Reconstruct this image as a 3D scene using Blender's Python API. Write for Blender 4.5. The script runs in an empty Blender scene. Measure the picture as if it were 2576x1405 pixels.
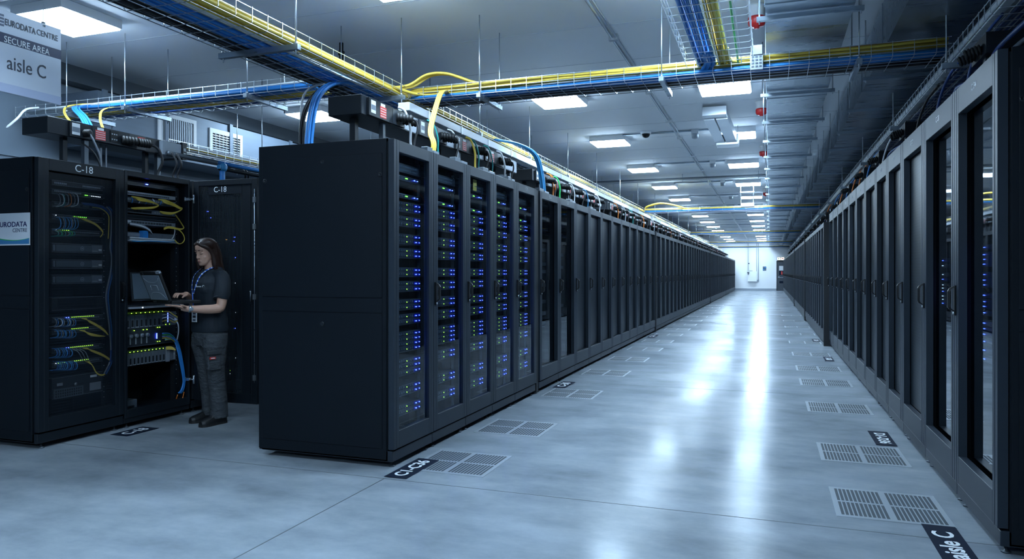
import bpy, bmesh, math, random
from mathutils import Vector, Matrix, Euler
R = random.Random(7)
S = bpy.context.scene
COL = S.collection
# ---------------------------------------------------------------- camera frame (2576 x 1405)
FPX = 1813.0; TH = math.radians(19.67); CH = 1.35
cT, sT = math.cos(TH), math.sin(TH)
def onX(px, py, X):
    x = (px-1288)/FPX; D = X/(-sT+x*cT); return (D*(cT+x*sT), CH-(py-685)*D/FPX)
def onY(px, py, Y):
    x = (px-1288)/FPX; D = Y/(cT+x*sT); return (D*(-sT+x*cT), CH-(py-685)*D/FPX)
cam = bpy.data.cameras.new('camera'); co = bpy.data.objects.new('camera', cam); COL.objects.link(co)
cam.sensor_width = 36; cam.lens = FPX/2576*36; cam.shift_y = -17.5/2576
cam.clip_start = .05; cam.clip_end = 200
co.location = (0, 0, CH); co.rotation_euler = (math.pi/2, 0, TH)
S.camera = co
S.view_settings.view_transform = 'Standard'; S.view_settings.look = 'None'
S.view_settings.gamma = 1; S.view_settings.use_curve_mapping = False
S.view_settings.exposure = 0.28
# ---------------------------------------------------------------- materials
MATS = {}
def mat(name, col=(.5,.5,.5), rough=.5, metal=0.0, spec=.5, emit=None, es=0, alpha=1, noise=0, nscale=8, nstretch=(1,1,1), bump=0, bscale=40, coat=0, rvar=0):
    if name in MATS: return MATS[name]
    m = bpy.data.materials.new(name); m.use_nodes = True
    nt = m.node_tree; b = nt.nodes['Principled BSDF']
    b.inputs['Base Color'].default_value = (*col, 1); b.inputs['Roughness'].default_value = rough
    b.inputs['Metallic'].default_value = metal; b.inputs['Specular IOR Level'].default_value = spec
    if coat: b.inputs['Coat Weight'].default_value = coat
    if emit: b.inputs['Emission Color'].default_value = (*emit, 1); b.inputs['Emission Strength'].default_value = es
    if alpha < 1: b.inputs['Alpha'].default_value = alpha
    if noise or bump or rvar:
        tc = nt.nodes.new('ShaderNodeTexCoord'); mp = nt.nodes.new('ShaderNodeMapping')
        mp.inputs['Scale'].default_value = nstretch
        nt.links.new(tc.outputs['Object'], mp.inputs['Vector'])
        n = nt.nodes.new('ShaderNodeTexNoise'); n.inputs['Scale'].default_value = nscale; n.inputs['Detail'].default_value = 6
        nt.links.new(mp.outputs[0], n.inputs['Vector'])
        if noise:
            mx = nt.nodes.new('ShaderNodeMix'); mx.data_type = 'RGBA'
            mx.inputs['A'].default_value = (*[c*(1-noise) for c in col], 1); mx.inputs['B'].default_value = (*[min(1, c*(1+noise)) for c in col], 1)
            nt.links.new(n.outputs['Fac'], mx.inputs['Factor']); nt.links.new(mx.outputs['Result'], b.inputs['Base Color'])
        if rvar:
            mr = nt.nodes.new('ShaderNodeMapRange'); mr.inputs['To Min'].default_value = max(.02, rough-rvar); mr.inputs['To Max'].default_value = rough+rvar
            nt.links.new(n.outputs['Fac'], mr.inputs['Value']); nt.links.new(mr.outputs[0], b.inputs['Roughness'])
        if bump:
            n2 = nt.nodes.new('ShaderNodeTexNoise'); n2.inputs['Scale'].default_value = bscale; n2.inputs['Detail'].default_value = 4
            nt.links.new(mp.outputs[0], n2.inputs['Vector'])
            bp = nt.nodes.new('ShaderNodeBump'); bp.inputs['Strength'].default_value = bump; bp.inputs['Distance'].default_value = .01
            nt.links.new(n2.outputs['Fac'], bp.inputs['Height']); nt.links.new(bp.outputs[0], b.inputs['Normal'])
    MATS[name] = m
    return m
def glassmat(name, tint, refl=1.45, rough=.02, dirt=0.0):
    m = bpy.data.materials.new(name); m.use_nodes = True; nt = m.node_tree
    for n in list(nt.nodes): nt.nodes.remove(n)
    o = nt.nodes.new('ShaderNodeOutputMaterial'); t = nt.nodes.new('ShaderNodeBsdfTransparent'); g = nt.nodes.new('ShaderNodeBsdfGlossy')
    t.inputs[0].default_value = (*[c**.5 for c in tint], 1); g.inputs['Roughness'].default_value = rough; g.inputs[0].default_value = (.9,.95,1,1)
    fr = nt.nodes.new('ShaderNodeFresnel'); fr.inputs['IOR'].default_value = refl
    ge = nt.nodes.new('ShaderNodeNewGeometry'); sb = nt.nodes.new('ShaderNodeMath'); sb.operation = 'SUBTRACT'; sb.inputs[0].default_value = 1
    nt.links.new(ge.outputs['Backfacing'], sb.inputs[1]); ml = nt.nodes.new('ShaderNodeMath'); ml.operation = 'MULTIPLY'
    nt.links.new(fr.outputs[0], ml.inputs[0]); nt.links.new(sb.outputs[0], ml.inputs[1])
    mx = nt.nodes.new('ShaderNodeMixShader'); nt.links.new(ml.outputs[0], mx.inputs[0]); nt.links.new(t.outputs[0], mx.inputs[1]); nt.links.new(g.outputs[0], mx.inputs[2])
    nt.links.new(mx.outputs[0], o.inputs[0]); MATS[name] = m
    return m
M = MATS
mat('cabinet_black', (.0035,.0065,.0105), .5, spec=.22, noise=.12, nscale=3, bump=.04, bscale=300)
mat('frame_grey', (.017,.025,.036), .44, spec=.32, noise=.06, nscale=4, bump=.03, bscale=400)
mat('frame_black', (.007,.011,.016), .42, spec=.35)
mat('inside_black', (.004,.006,.009), .6)
mat('gloss_black', (.004,.005,.007), .42, spec=.3)
mat('rubber', (.006,.007,.008), .6)
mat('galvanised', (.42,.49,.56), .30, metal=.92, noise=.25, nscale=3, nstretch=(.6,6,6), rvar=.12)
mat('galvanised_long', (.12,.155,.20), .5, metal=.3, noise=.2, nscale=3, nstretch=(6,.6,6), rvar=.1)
mat('zinc', (.60,.64,.68), .28, metal=.9)
mat('steel_dark', (.10,.12,.14), .4, metal=.6)
mat('white_paint', (.78,.80,.82), .45)
mat('trunking_white', (.52,.56,.60), .4)
mat('sticker_white', (.72,.75,.78), .5)
mat('sticker_grey', (.16,.19,.23), .5)
mat('sticker_red', (.62,.06,.05), .5)
mat('yellow', (.66,.48,.07), .42)
mat('blue', (.025,.20,.55), .38)
mat('dark_blue', (.012,.05,.20), .4)
mat('cable_black', (.012,.013,.016), .45)
mat('cable_grey', (.25,.28,.32), .45)
mat('cable_white', (.70,.73,.76), .4)
mat('teal', (.02,.30,.28), .4)
mat('green', (.03,.42,.10), .4)
mat('orange', (.75,.20,.03), .4)
mat('cyan', (.04,.27,.55), .4)
mat('red', (.55,.02,.02), .35)
mat('device_dark', (.022,.028,.036), .4)
mat('device_line', (.10,.13,.16), .4, metal=.3)
mat('device_grey', (.17,.20,.24), .4, metal=.3)
mat('device_light', (.34,.38,.43), .4, metal=.4)
mat('led_green', (.05,.3,.05), emit=(.16,1,.06), es=5)
mat('led_lime', (.05,.3,.05), emit=(.40,1,.06), es=3.5)
mat('led_blue', (.02,.02,.3), emit=(.05,.09,1), es=17)
mat('painted_glow_blue', (.010,.018,.24), .4)  # blue glow of the server LEDs, put into the plate colour
mat('led_white', (.3,.3,.3), emit=(.7,.85,1), es=4)
mat('led_amber', (.3,.2,.05), emit=(1,.5,.15), es=8)
mat('panel_light', (.8,.8,.8), emit=(.57,.785,1.0), es=64)
mat('exit_glow', (.8,.8,.8), emit=(1,.93,.78), es=1.6)
mat('navy', (.006,.012,.028), .8, spec=.15)
mat('band_navy', (.025,.035,.085), .5)
mat('text_white', (.85,.88,.9), .6, spec=.2)
mat('text_dark', (.035,.04,.06), .5)
mat('text_navy', (.008,.012,.10), .5)
mat('text_grey', (.10,.12,.18), .5)
mat('sign_white', (.62,.66,.74), .5)
glassmat('door_glass', (.62,.72,.80))
glassmat('clear_glass', (.30,.40,.48), refl=3.6)
# perforated door sheet: fine horizontal rows of holes
def perforated(name, see, col):
    m = bpy.data.materials.new(name); m.use_nodes = True; nt = m.node_tree; b = nt.nodes['Principled BSDF']
    b.inputs['Roughness'].default_value = .42
    tc = nt.nodes.new('ShaderNodeTexCoord'); w = nt.nodes.new('ShaderNodeTexWave'); w.wave_type = 'BANDS'; w.bands_direction = 'Z'
    w.inputs['Scale'].default_value = 14; w.inputs['Distortion'].default_value = 0
    nt.links.new(tc.outputs['Object'], w.inputs['Vector'])
    r = nt.nodes.new('ShaderNodeMix'); r.data_type = 'RGBA'; r.inputs['A'].default_value = (*[c*.6 for c in col],1); r.inputs['B'].default_value = (*[c*1.5 for c in col],1)
    nt.links.new(w.outputs['Fac'], r.inputs['Factor']); nt.links.new(r.outputs['Result'], b.inputs['Base Color'])
    if see:
        t = nt.nodes.new('ShaderNodeBsdfTransparent'); mx = nt.nodes.new('ShaderNodeMixShader'); mx.inputs[0].default_value = see
        o = nt.nodes['Material Output']; nt.links.new(b.outputs[0], mx.inputs[1]); nt.links.new(t.outputs[0], mx.inputs[2]); nt.links.new(mx.outputs[0], o.inputs[0])
    MATS[name] = m
perforated('mesh_solid', 0, (.005,.010,.016))
perforated('mesh_see', .74, (.016,.024,.034))
# ---------------------------------------------------------------- mesh builder
class MB:
    def __init__(s): s.v = []; s.f = []; s.m = []; s.s = []; s.names = []
    def mi(s, m):
        if m not in s.names: s.names.append(m)
        return s.names.index(m)
    def add(s, vs, fs, m, smooth=False):
        o = len(s.v); s.v += [tuple(v) for v in vs]; k = s.mi(m)
        for f in fs: s.f.append([i+o for i in f]); s.m.append(k); s.s.append(smooth)
        return s
    def box(s, x0, y0, z0, x1, y1, z1, m):
        if x0 > x1: x0, x1 = x1, x0
        if y0 > y1: y0, y1 = y1, y0
        if z0 > z1: z0, z1 = z1, z0
        return s.add([(x0,y0,z0),(x1,y0,z0),(x1,y1,z0),(x0,y1,z0),(x0,y0,z1),(x1,y0,z1),(x1,y1,z1),(x0,y1,z1)],
              [(0,3,2,1),(4,5,6,7),(0,1,5,4),(1,2,6,5),(2,3,7,6),(3,0,4,7)], m)
    def obox(s, c, size, mtx, m):
        hx, hy, hz = [k/2 for k in size]
        vs = [mtx @ Vector(p) + Vector(c) for p in [(-hx,-hy,-hz),(hx,-hy,-hz),(hx,hy,-hz),(-hx,hy,-hz),(-hx,-hy,hz),(hx,-hy,hz),(hx,hy,hz),(-hx,hy,hz)]]
        return s.add(vs, [(0,3,2,1),(4,5,6,7),(0,1,5,4),(1,2,6,5),(2,3,7,6),(3,0,4,7)], m)
    def tube(s, pts, r, m, n=6, caps=True, smooth=True):
        pts = [Vector(p) for p in pts]; rs = r if isinstance(r, (list, tuple)) else [r]*len(pts)
        up = None; vs = []; fs = []
        for i, p in enumerate(pts):
            a = pts[max(0, i-1)]; b = pts[min(len(pts)-1, i+1)]; t = (b-a)
            if t.length < 1e-9: t = Vector((0,0,1))
            t.normalize()
            if up is None:
                up = Vector((0,0,1)) if abs(t.z) < .9 else Vector((1,0,0))
            u = up - t*up.dot(t)
            if u.length < 1e-6: u = t.orthogonal()
            u.normalize(); w = t.cross(u); up = u
            for k in range(n):
                a_ = 2*math.pi*k/n + math.pi/n; vs.append(p + (u*math.cos(a_)+w*math.sin(a_))*rs[i])
        for i in range(len(pts)-1):
            for k in range(n):
                k2 = (k+1) % n; fs.append((i*n+k, i*n+k2, (i+1)*n+k2, (i+1)*n+k))
        if caps: fs.append(tuple(reversed(range(n)))); fs.append(tuple(range((len(pts)-1)*n, len(pts)*n)))
        return s.add(vs, fs, m, smooth)
    def cyl(s, p0, p1, r, m, n=12, smooth=True, r2=None): return s.tube([p0, p1], [r, r if r2 is None else r2], m, n, True, smooth)
    def lathe(s, c, axis, prof, m, n=16):
        ax = Vector(axis).normalized(); u = ax.orthogonal().normalized(); w = ax.cross(u); vs = []; fs = []
        for (r, h) in prof:
            for k in range(n):
                a = 2*math.pi*k/n; vs.append(Vector(c)+ax*h+(u*math.cos(a)+w*math.sin(a))*r)
        for i in range(len(prof)-1):
            for k in range(n):
                k2 = (k+1) % n; fs.append((i*n+k, i*n+k2, (i+1)*n+k2, (i+1)*n+k))
        fs.append(tuple(reversed(range(n)))); fs.append(tuple(range((len(prof)-1)*n, len(prof)*n)))
        return s.add(vs, fs, m, True)
    def loft(s, rings, m, smooth=True, caps=True):
        n = len(rings[0]); vs = [p for r in rings for p in r]; fs = []
        for i in range(len(rings)-1):
            for k in range(n):
                k2 = (k+1) % n; fs.append((i*n+k, i*n+k2, (i+1)*n+k2, (i+1)*n+k))
        if caps: fs.append(tuple(reversed(range(n)))); fs.append(tuple(range((len(rings)-1)*n, len(rings)*n)))
        return s.add(vs, fs, m, smooth)
    def mesh(s, name, bevel=0):
        me = bpy.data.meshes.new(name); me.from_pydata(s.v, [], s.f); me.update()
        for n in s.names: me.materials.append(M[n])
        me.polygons.foreach_set('material_index', s.m); me.polygons.foreach_set('use_smooth', s.s)
        bm = bmesh.new(); bm.from_mesh(me)
        if bevel: bmesh.ops.bevel(bm, geom=list(bm.edges), offset=bevel, segments=1, affect='EDGES', clamp_overlap=True)
        bmesh.ops.recalc_face_normals(bm, faces=bm.faces); bm.to_mesh(me); bm.free(); me.update()
        return me
    def build(s, name, parent=None, bevel=0, **kw):
        return link(name, s.mesh(name, bevel), parent, **kw)
def link(name, data, parent=None, loc=None, rot=None, **kw):
    o = bpy.data.objects.new(name, data); COL.objects.link(o)
    if parent is not None: o.parent = parent
    if loc is not None: o.location = loc
    if rot is not None: o.rotation_euler = rot
    for k, v in kw.items():
        if v is not None: o[k] = v
    return o
def thing(name, label, category, loc=(0,0,0), rz=0, group=None):
    o = bpy.data.objects.new(name, None); o.empty_display_size = .1; COL.objects.link(o); o.location = loc; o.rotation_euler = (0,0,rz)
    o['label'] = label; o['category'] = category
    if group: o['group'] = group
    return o
def one(mb, name, label, category, group=None, bevel=0, loc=None, rot=None):
    return mb.build(name, None, bevel, loc=loc, rot=rot, label=label, category=category, group=group)
def struct(mb, name, bevel=0): return mb.build(name, None, bevel, kind='structure')
def children(o): return [c for c in bpy.data.objects if c.parent == o]
def dup(root, kids, loc, rz, label, group=None):
    r = root.copy(); COL.objects.link(r); r.location = loc; r.rotation_euler = (0,0,rz); r['label'] = label
    if group: r['group'] = group
    for ch, sub in kids:
        c = ch.copy(); COL.objects.link(c); c.parent = r
        for g in sub:
            d = g.copy(); COL.objects.link(d); d.parent = c
    return r
def kidlist(root):
    ks = children(root); return [(c, children(c)) for c in ks]
def text(s, size, m, name='lettering', parent=None, mtx=None, ext=.0008, sx=1.0, align='CENTER', bold=0, **kw):
    cu = bpy.data.curves.new(name, 'FONT'); cu.body = s; cu.size = size; cu.extrude = ext; cu.align_x = align; cu.align_y = 'CENTER'; cu.resolution_u = 3
    cu.offset = bold
    t = bpy.data.objects.new('tmp', cu); COL.objects.link(t); bpy.context.view_layer.update()
    me = bpy.data.meshes.new_from_object(t.evaluated_get(bpy.context.evaluated_depsgraph_get()))
    bpy.data.objects.remove(t); me.name = name; me.materials.clear(); me.materials.append(M[m])
    me.transform(Matrix.Diagonal((sx,1,1,1)))
    if mtx is not None: me.transform(mtx)
    return link(name, me, parent, **kw)
def frame(origin, xdir, ydir):
    x = Vector(xdir).normalized(); y = Vector(ydir).normalized(); z = x.cross(y)
    m = Matrix((x, y, z)).transposed().to_4x4(); m.translation = Vector(origin); return m
ORD = ['first','second','third','fourth','fifth','sixth','seventh','eighth','ninth','tenth','eleventh','twelfth','thirteenth','fourteenth','fifteenth','sixteenth','seventeenth','eighteenth','nineteenth','twentieth','twenty-first','twenty-second','twenty-third','twenty-fourth','twenty-fifth','twenty-sixth','twenty-seventh','twenty-eighth','twenty-ninth','thirtieth']
# ================================================================ the room
def floor_material():
    m = bpy.data.materials.new('polished_concrete'); m.use_nodes = True; nt = m.node_tree; b = nt.nodes['Principled BSDF']; L = nt.links.new
    tc = nt.nodes.new('ShaderNodeTexCoord')
    def noise(scale, det, st=(1,1,1), rough=.6, dist=0):
        mp = nt.nodes.new('ShaderNodeMapping'); mp.inputs['Scale'].default_value = st; L(tc.outputs['Object'], mp.inputs['Vector'])
        n = nt.nodes.new('ShaderNodeTexNoise'); n.inputs['Scale'].default_value = scale; n.inputs['Detail'].default_value = det; n.inputs['Roughness'].default_value = rough
        n.inputs['Distortion'].default_value = dist
        L(mp.outputs[0], n.inputs['Vector']); return n
    n1 = noise(1.3, 9, (.8,1.2,1), .68); n2 = noise(2.6, 5, (.6,1.5,1), .5); n3 = noise(45, 3)
    cr = nt.nodes.new('ShaderNodeValToRGB'); cr.color_ramp.elements[0].position = .25; cr.color_ramp.elements[0].color = (.12,.145,.175,1)
    cr.color_ramp.elements[1].position = .80; cr.color_ramp.elements[1].color = (.42,.465,.51,1)
    mx = nt.nodes.new('ShaderNodeMix'); mx.data_type = 'FLOAT'; mx.inputs[0].default_value = .28
    L(n1.outputs['Fac'], mx.inputs['A']); L(n2.outputs['Fac'], mx.inputs['B']); L(mx.outputs['Result'], cr.inputs['Fac'])
    L(cr.outputs[0], b.inputs['Base Color'])
    nr = noise(.7, 0, (.6,1.4,1))
    mr = nt.nodes.new('ShaderNodeMapRange'); mr.inputs['From Min'].default_value = .3; mr.inputs['From Max'].default_value = .7; mr.inputs['To Min'].default_value = .17; mr.inputs['To Max'].default_value = .25
    L(nr.outputs['Fac'], mr.inputs['Value']); L(mr.outputs[0], b.inputs['Roughness'])
    b.inputs['Specular IOR Level'].default_value = .05
    nb = noise(1.6, 2)
    bp = nt.nodes.new('ShaderNodeBump'); bp.inputs['Strength'].default_value = .0; bp.inputs['Distance'].default_value = .02
    L(nb.outputs['Fac'], bp.inputs['Height'])
    bp2 = nt.nodes.new('ShaderNodeBump'); bp2.inputs['Strength'].default_value = .0; bp2.inputs['Distance'].default_value = .003
    L(n3.outputs['Fac'], bp2.inputs['Height']); 
    MATS['floor'] = m
floor_material()
mat('joint', (.07,.085,.10), .6)
mat('ceiling', (.84,.87,.90), .6, noise=.05, nscale=1)
mat('seam', (.62,.66,.70), .6)
mat('wall_light', (.88,.89,.90), .55)
mat('wall_panel', (.15,.19,.24), .5, noise=.05, nscale=2)
mat('door_grey', (.05,.06,.075), .45)
X0, X1, Y0, Y1, ZC = -7.8, 3.4, -7.0, 57.0, 3.75
f = MB(); f.box(X0-.2, Y0-.2, -.2, X1+.2, Y1+.2, 0, 'floor'); struct(f, 'floor')
j = MB()
for y in [-4.5, -.2, 4.17, 8.62, 13.0, 17.4, 21.8, 26.2, 30.6, 35.0, 39.4]: j.box(X0, y-.0035, 0, X1, y+.0035, .0007, 'joint')
for a, b in [(Y0, 4.17)]: j.box(-2.384, a, 0, -2.377, b, .0007, 'joint')
struct(j, 'trim_1')
c = MB(); c.box(X0-.2, Y0-.2, ZC, X1+.2, Y1+.2, ZC+.2, 'ceiling'); struct(c, 'ceiling')
c = MB()
for k in range(48):
    y = Y0+1.2*k+.7
    if y < Y1: c.box(X0, y-.004, ZC-.003, X1, y+.004, ZC, 'seam')
struct(c, 'trim_2')
w = MB(); w.box(X0-.2, Y0-.2, 0, X0, Y1+.2, ZC, 'wall_panel')
struct(w, 'wall_left')
w = MB()
for z in (.9, 1.85, 2.62): w.box(X0, Y0, z, X0+.02, Y1, z+.02, 'wall_panel')
w.box(X0, Y0, 2.05, X0+.05, Y1, 2.42, 'wall_panel'); w.box(X0, Y0, 3.56, X0+.20, Y1, ZC, 'steel_dark')  # dark box under the ceiling edge, coloured to read as a shadow band
struct(w, 'trim_3')
w = MB(); w.box(X1, Y0-.2, 0, X1+.2, Y1+.2, ZC, 'wall_panel'); struct(w, 'wall_right')
w = MB(); w.box(X0-.2, Y0-.2, 0, X1+.2, Y0, ZC, 'wall_light'); struct(w, 'wall_back')
w = MB(); w.box(X0-.2, Y1, 0, X1+.2, Y1+.2, ZC, 'wall_light'); struct(w, 'wall_end')
w = MB(); w.box(-2.6, Y1-.03, 0, .53, Y1, .16, 'device_light'); struct(w, 'baseboard_end')
# door in end wall with window, frame, closer and threshold
DX = .52
d = MB().box(DX, Y1-.06, 0.0, 1.60, Y1, 2.16, 'door_grey').build('door_1', kind='structure')
MB().box(DX-.04, Y1-.09, 0, DX, Y1-.01, 2.21, 'frame_black').box(1.6, Y1-.09, 0, 1.64, Y1-.01, 2.21, 'frame_black').box(DX, Y1-.09, 2.16, 1.6, Y1-.01, 2.21, 'frame_black').build('door_frame', d)
MB().box(.66, Y1-.075, 1.50, 1.3, Y1-.05, 1.84, 'sticker_white').build('door_notice', d)
MB().box(.66, Y1-.08, 1.16, 1.3, Y1-.05, 1.48, 'navy').box(.80, Y1-.085, 1.2, .90, Y1-.05, 1.44, 'sticker_red').build('door_window', d)
MB().box(.58, Y1-.10, .96, 1.5, Y1-.05, 1.0, 'device_light').cyl((.60,Y1-.12,1.04),(.70,Y1-.12,1.04),.02,'zinc').build('door_handle', d)
MB().box(.68, Y1-.07, .56, 1.35, Y1-.05, .72, 'navy').build('kick_plate', d)
# exit sign over the door
t = thing('exit_sign', 'small lit rectangular exit sign above the grey door at the far end', 'sign', (.78, Y1-.12, 2.37))
MB().box(-.26,-.03,-.12,.26,.10,.12,'steel_dark').build('housing', t)
MB().box(-.24,-.045,-.10,-.02,-.03,.10,'exit_glow').box(.02,-.045,-.10,.24,-.03,.10,'exit_glow').build('lit_panel', t)
MB().box(-.18,-.05,-.05,-.12,-.045,.06,'green').build('pictogram', t); MB().box(.06,-.05,-.03,.20,-.045,.03,'sticker_red').build('pictogram', t)
# wall things at the end of the aisle
t = thing('wall_box', 'white wall box with pipe and valve fittings on far end wall', 'wall box', (-1.22, Y1, 0))
MB().box(-.32,-.22,.68,.32,0,1.44,'wall_light').build('cabinet_box', t, .01)
MB().cyl((-.30,-.12,1.4),(-.30,-.12,3.6),.018,'cable_grey').build('pipe', t)
MB().cyl((-.36,-.25,1.34),(-.22,-.25,1.34),.06,'steel_dark').cyl((-.32,-.25,1.24),(-.26,-.25,1.22),.05,'steel_dark').box(-.22,-.24,1.46,.02,-.2,1.49,'steel_dark').build('valve', t)
MB().cyl((-.28,-.2,2.03),(-.2,-.2,2.03),.045,'steel_dark').build('gauge', t)
t = thing('wall_conduit', 'thin twin grey conduit running down the white end wall', 'conduit', (-.80, Y1-.05, 0))
MB().cyl((0,0,.72),(0,0,3.6),.02,'cable_grey').build('pipe', t); MB().cyl((-.12,0,.9),(-.12,0,3.6),.014,'cable_grey').build('pipe', t)
MB().box(-.16,-.03,.70,.05,.04,.80,'device_light').build('junction_box', t)
b = MB().box(-.12,-.02,-.15,.12,0,.15,'band_navy').box(-.10,-.024,.02,-.01,-.02,.12,'sticker_grey').box(.01,-.024,.02,.10,-.02,.12,'cyan').box(-.10,-.024,-.12,-.01,-.02,-.02,'cyan').box(.01,-.024,-.12,.10,-.02,-.02,'sticker_grey')
one(b, 'poster', 'small dark blue square notice on the white end wall left of the door', 'poster', loc=(-.36, Y1, 1.65))
# ---------------------------------------------------------------- ceiling light panels
lp = thing('ceiling_light', '', 'ceiling light')
MB().box(-.315,-.315,.0,.315,.315,.085,'white_paint').build('housing', lp, .004)
MB().box(-.30,-.30,-.013,.30,.30,.0,'panel_light').build('diffuser', lp)
lpk = kidlist(lp); first = True
def put_light(x, y, label, group=None):
    global first
    if first: lp.location = (x, y, 3.664); lp['label'] = label; first = False; o = lp
    else: o = dup(lp, lpk, (x, y, 3.664), 0, label)
    if group: o['group'] = group
YS = [9.45, 12.77, 16.35, 19.9, 23.4, 26.95, 30.5, 34.2, 37.8, 41.4, 45.0, 48.6, 52.2, 55.3]  # last pair added to brighten the end wall
put_light(-2.8, 5.12, 'square ceiling light above the first cabinets, just over the top edge')
put_light(-.53, 5.6, 'square ceiling light over the near aisle, behind the mesh tray')
put_light(-2.7, 1.3, 'added unseen square ceiling light overhead left of the camera', 'unseen lights added for the floor')  # four lights out of view, added to light the floor
put_light(-.53, 1.3, 'added unseen square ceiling light overhead of the camera', 'unseen lights added for the floor')
put_light(-2.7, -3.2, 'added unseen square ceiling light behind the camera on the left', 'unseen lights added for the floor')
put_light(-.53, -3.2, 'added unseen square ceiling light behind the camera on the right', 'unseen lights added for the floor')
for i, y in enumerate(YS):
    put_light(-2.69, y, 'square white ceiling light, %s in the line on the left of the aisle' % ORD[i], 'lights over the left row')
    put_light(-.53, y, 'square white ceiling light, %s in the line beside the metal duct' % ORD[i], 'lights beside the duct')
put_light(-6.12, 4.9, 'large bright square ceiling light behind the hanging sign')
for i, y in enumerate([9.1, 14.5, 21.0]):
    put_light(-6.35, y, 'square ceiling light over the left hand aisle, %s beyond the hanging sign' % ORD[i], 'lights over the far left aisle')
# ---------------------------------------------------------------- big rectangular ducts
def duct(x0, x1, z0, z1, label, extra):
    t = thing('air_duct', label, 'duct')
    y = 1.5; k = 0
    b = MB(); b.box(x0, -2, z0, x1, 56.6, z1, 'galvanised'); b.build('duct_body', t)
    s = MB().box(x0-.006, -.02, z0-.006, x1+.006, .02, z1+.006, 'galvanised').mesh('seam_flange')
    yy = 1.0
    while yy < 56: link('seam_flange', s, t, loc=(0, yy, 0)); yy += 1.45
    return t
da = duct(-.03, .56, 3.22, 3.62, 'long silver rectangular air duct over the middle of the aisle', 0)
db = duct(.90, 1.47, 3.22, 3.62, 'long silver rectangular air duct above the right row of cabinets', 0)
def hanger(xa, xb, y, z, n):
    t = thing('duct_hanger', n[0], 'hanger', (0, y, 0), 0, n[1])
    MB().box(xa-.06,-.018,z-.04,xb+.06,.018,z-.008,'galvanised').build('channel', t)
    MB().cyl((xa-.04,0,z-.06),(xa-.04,0,ZC),.006,'zinc',6).build('threaded_rod', t); MB().cyl((xb+.04,0,z-.06),(xb+.04,0,ZC),.006,'zinc',6).build('threaded_rod', t)
HY = [5.55, 7.95, 9.4, 10.75, 12.2, 13.6, 15.0, 16.5, 18.0, 19.5, 21.2, 23, 25, 27, 29, 31, 33.5, 36, 39, 42, 45, 48, 51]
for i, y in enumerate(HY): hanger(-.03, .56, y, 3.215, ('steel channel hanger under the middle duct, %s from the near end' % ORD[i], 'hangers of the middle duct'))
for i, y in enumerate(HY): hanger(.90, 1.47, y-.35, 3.215, ('steel channel hanger under the right hand duct, %s from the near end' % ORD[i], 'hangers of the right duct'))
# duct along the far left wall with two grilles
t = thing('air_duct', 'silver rectangular air duct along the far left wall with two grilles', 'duct')
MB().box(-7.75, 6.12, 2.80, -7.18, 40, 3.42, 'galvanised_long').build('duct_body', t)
s = MB().box(-7.18, -.03, 2.78, -7.155, .03, 3.44, 'galvanised_long').mesh('seam_flange')
for y in [6.2, 7.1, 8.25, 9.6, 11.1, 12.6, 14]: link('seam_flange', s, t, loc=(0, y, 0))
def grille(ya, yb, za, zb, vert, nm):
    g = MB(); x = -7.16; fw = .05
    g.box(-7.18,ya,za,x,yb,za+fw,'white_paint').box(-7.18,ya,zb-fw,x,yb,zb,'white_paint').box(-7.18,ya,za+fw,x,ya+fw,zb-fw,'white_paint').box(-7.18,yb-fw,za+fw,x,yb,zb-fw,'white_paint')
    o = g.build('grille_frame', t)
    g = MB(); g.box(-7.179,ya+fw,za+fw,-7.176,yb-fw,zb-fw,'inside_black')
    if vert:
        y = ya+fw+.01
        while y < yb-fw: g.box(-7.176,y,za+fw,-7.164,y+.014,zb-fw,'device_light'); y += .032
    else:
        z = za+fw+.01
        while z < zb-fw: g.box(-7.176,ya+fw,z,-7.164,yb-fw,z+.012,'device_light'); z += .034
        y = ya+fw+.06
        while y < yb-fw: g.box(-7.172,y,za+fw,-7.162,y+.006,zb-fw,'device_light'); y += .07
    g.build('louvres', o)
a = onX(398, 300, -7.17); b_ = onX(493, 300, -7.17); grille(a[0], b_[0], 2.84, 3.36, True, '')
a = onX(527, 300, -7.17); b_ = onX(609, 300, -7.17); grille(a[0], b_[0], 2.86, 3.32, False, '')
# ---------------------------------------------------------------- ceiling services
def conduit(pts, r, label, grp=None): return one(MB().tube(pts, r, 'galvanised', 8), 'ceiling_conduit', label, 'conduit', grp)
t = thing('ceiling_conduit', 'long grey conduit running down the ceiling between the two light lines', 'conduit')
MB().cyl((-1.50,2,ZC-.03),(-1.50,56,ZC-.03),.016,'zinc',8).build('pipe', t)
MB().cyl((-1.455,2,ZC-.03),(-1.455,56,ZC-.03),.009,'zinc',8).build('pipe', t)
for y in [5.4, 7.2, 9.5, 11.4, 12.9, 15, 17.2, 20, 23, 26]: MB().box(-1.53,y-.03,ZC-.06,-1.44,y+.03,ZC,'zinc').build('saddle_clip', t)
for i, y in enumerate(YS[1:9]):
    conduit([(-2.4,y-.35,ZC-.02),(-.9,y-.35,ZC-.02)], .017, 'thin cross conduit beside the %s pair of aisle ceiling lights' % ORD[i+1], 'cross conduits')
t = thing('ceiling_channel', 'double steel channel crossing the ceiling under the fourth light pair', 'channel')
MB().box(-5.5, 17.9, 3.62, -.08, 17.94, 3.66, 'steel_dark').build('channel', t)
MB().box(-5.5, 18.1, 3.60, -.08, 18.13, 3.63, 'zinc').build('channel', t)
for x in (-4,-2,-.25): MB().cyl((x,17.92,3.56),(x,17.92,ZC),.008,'zinc',6).build('threaded_rod', t)
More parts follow.
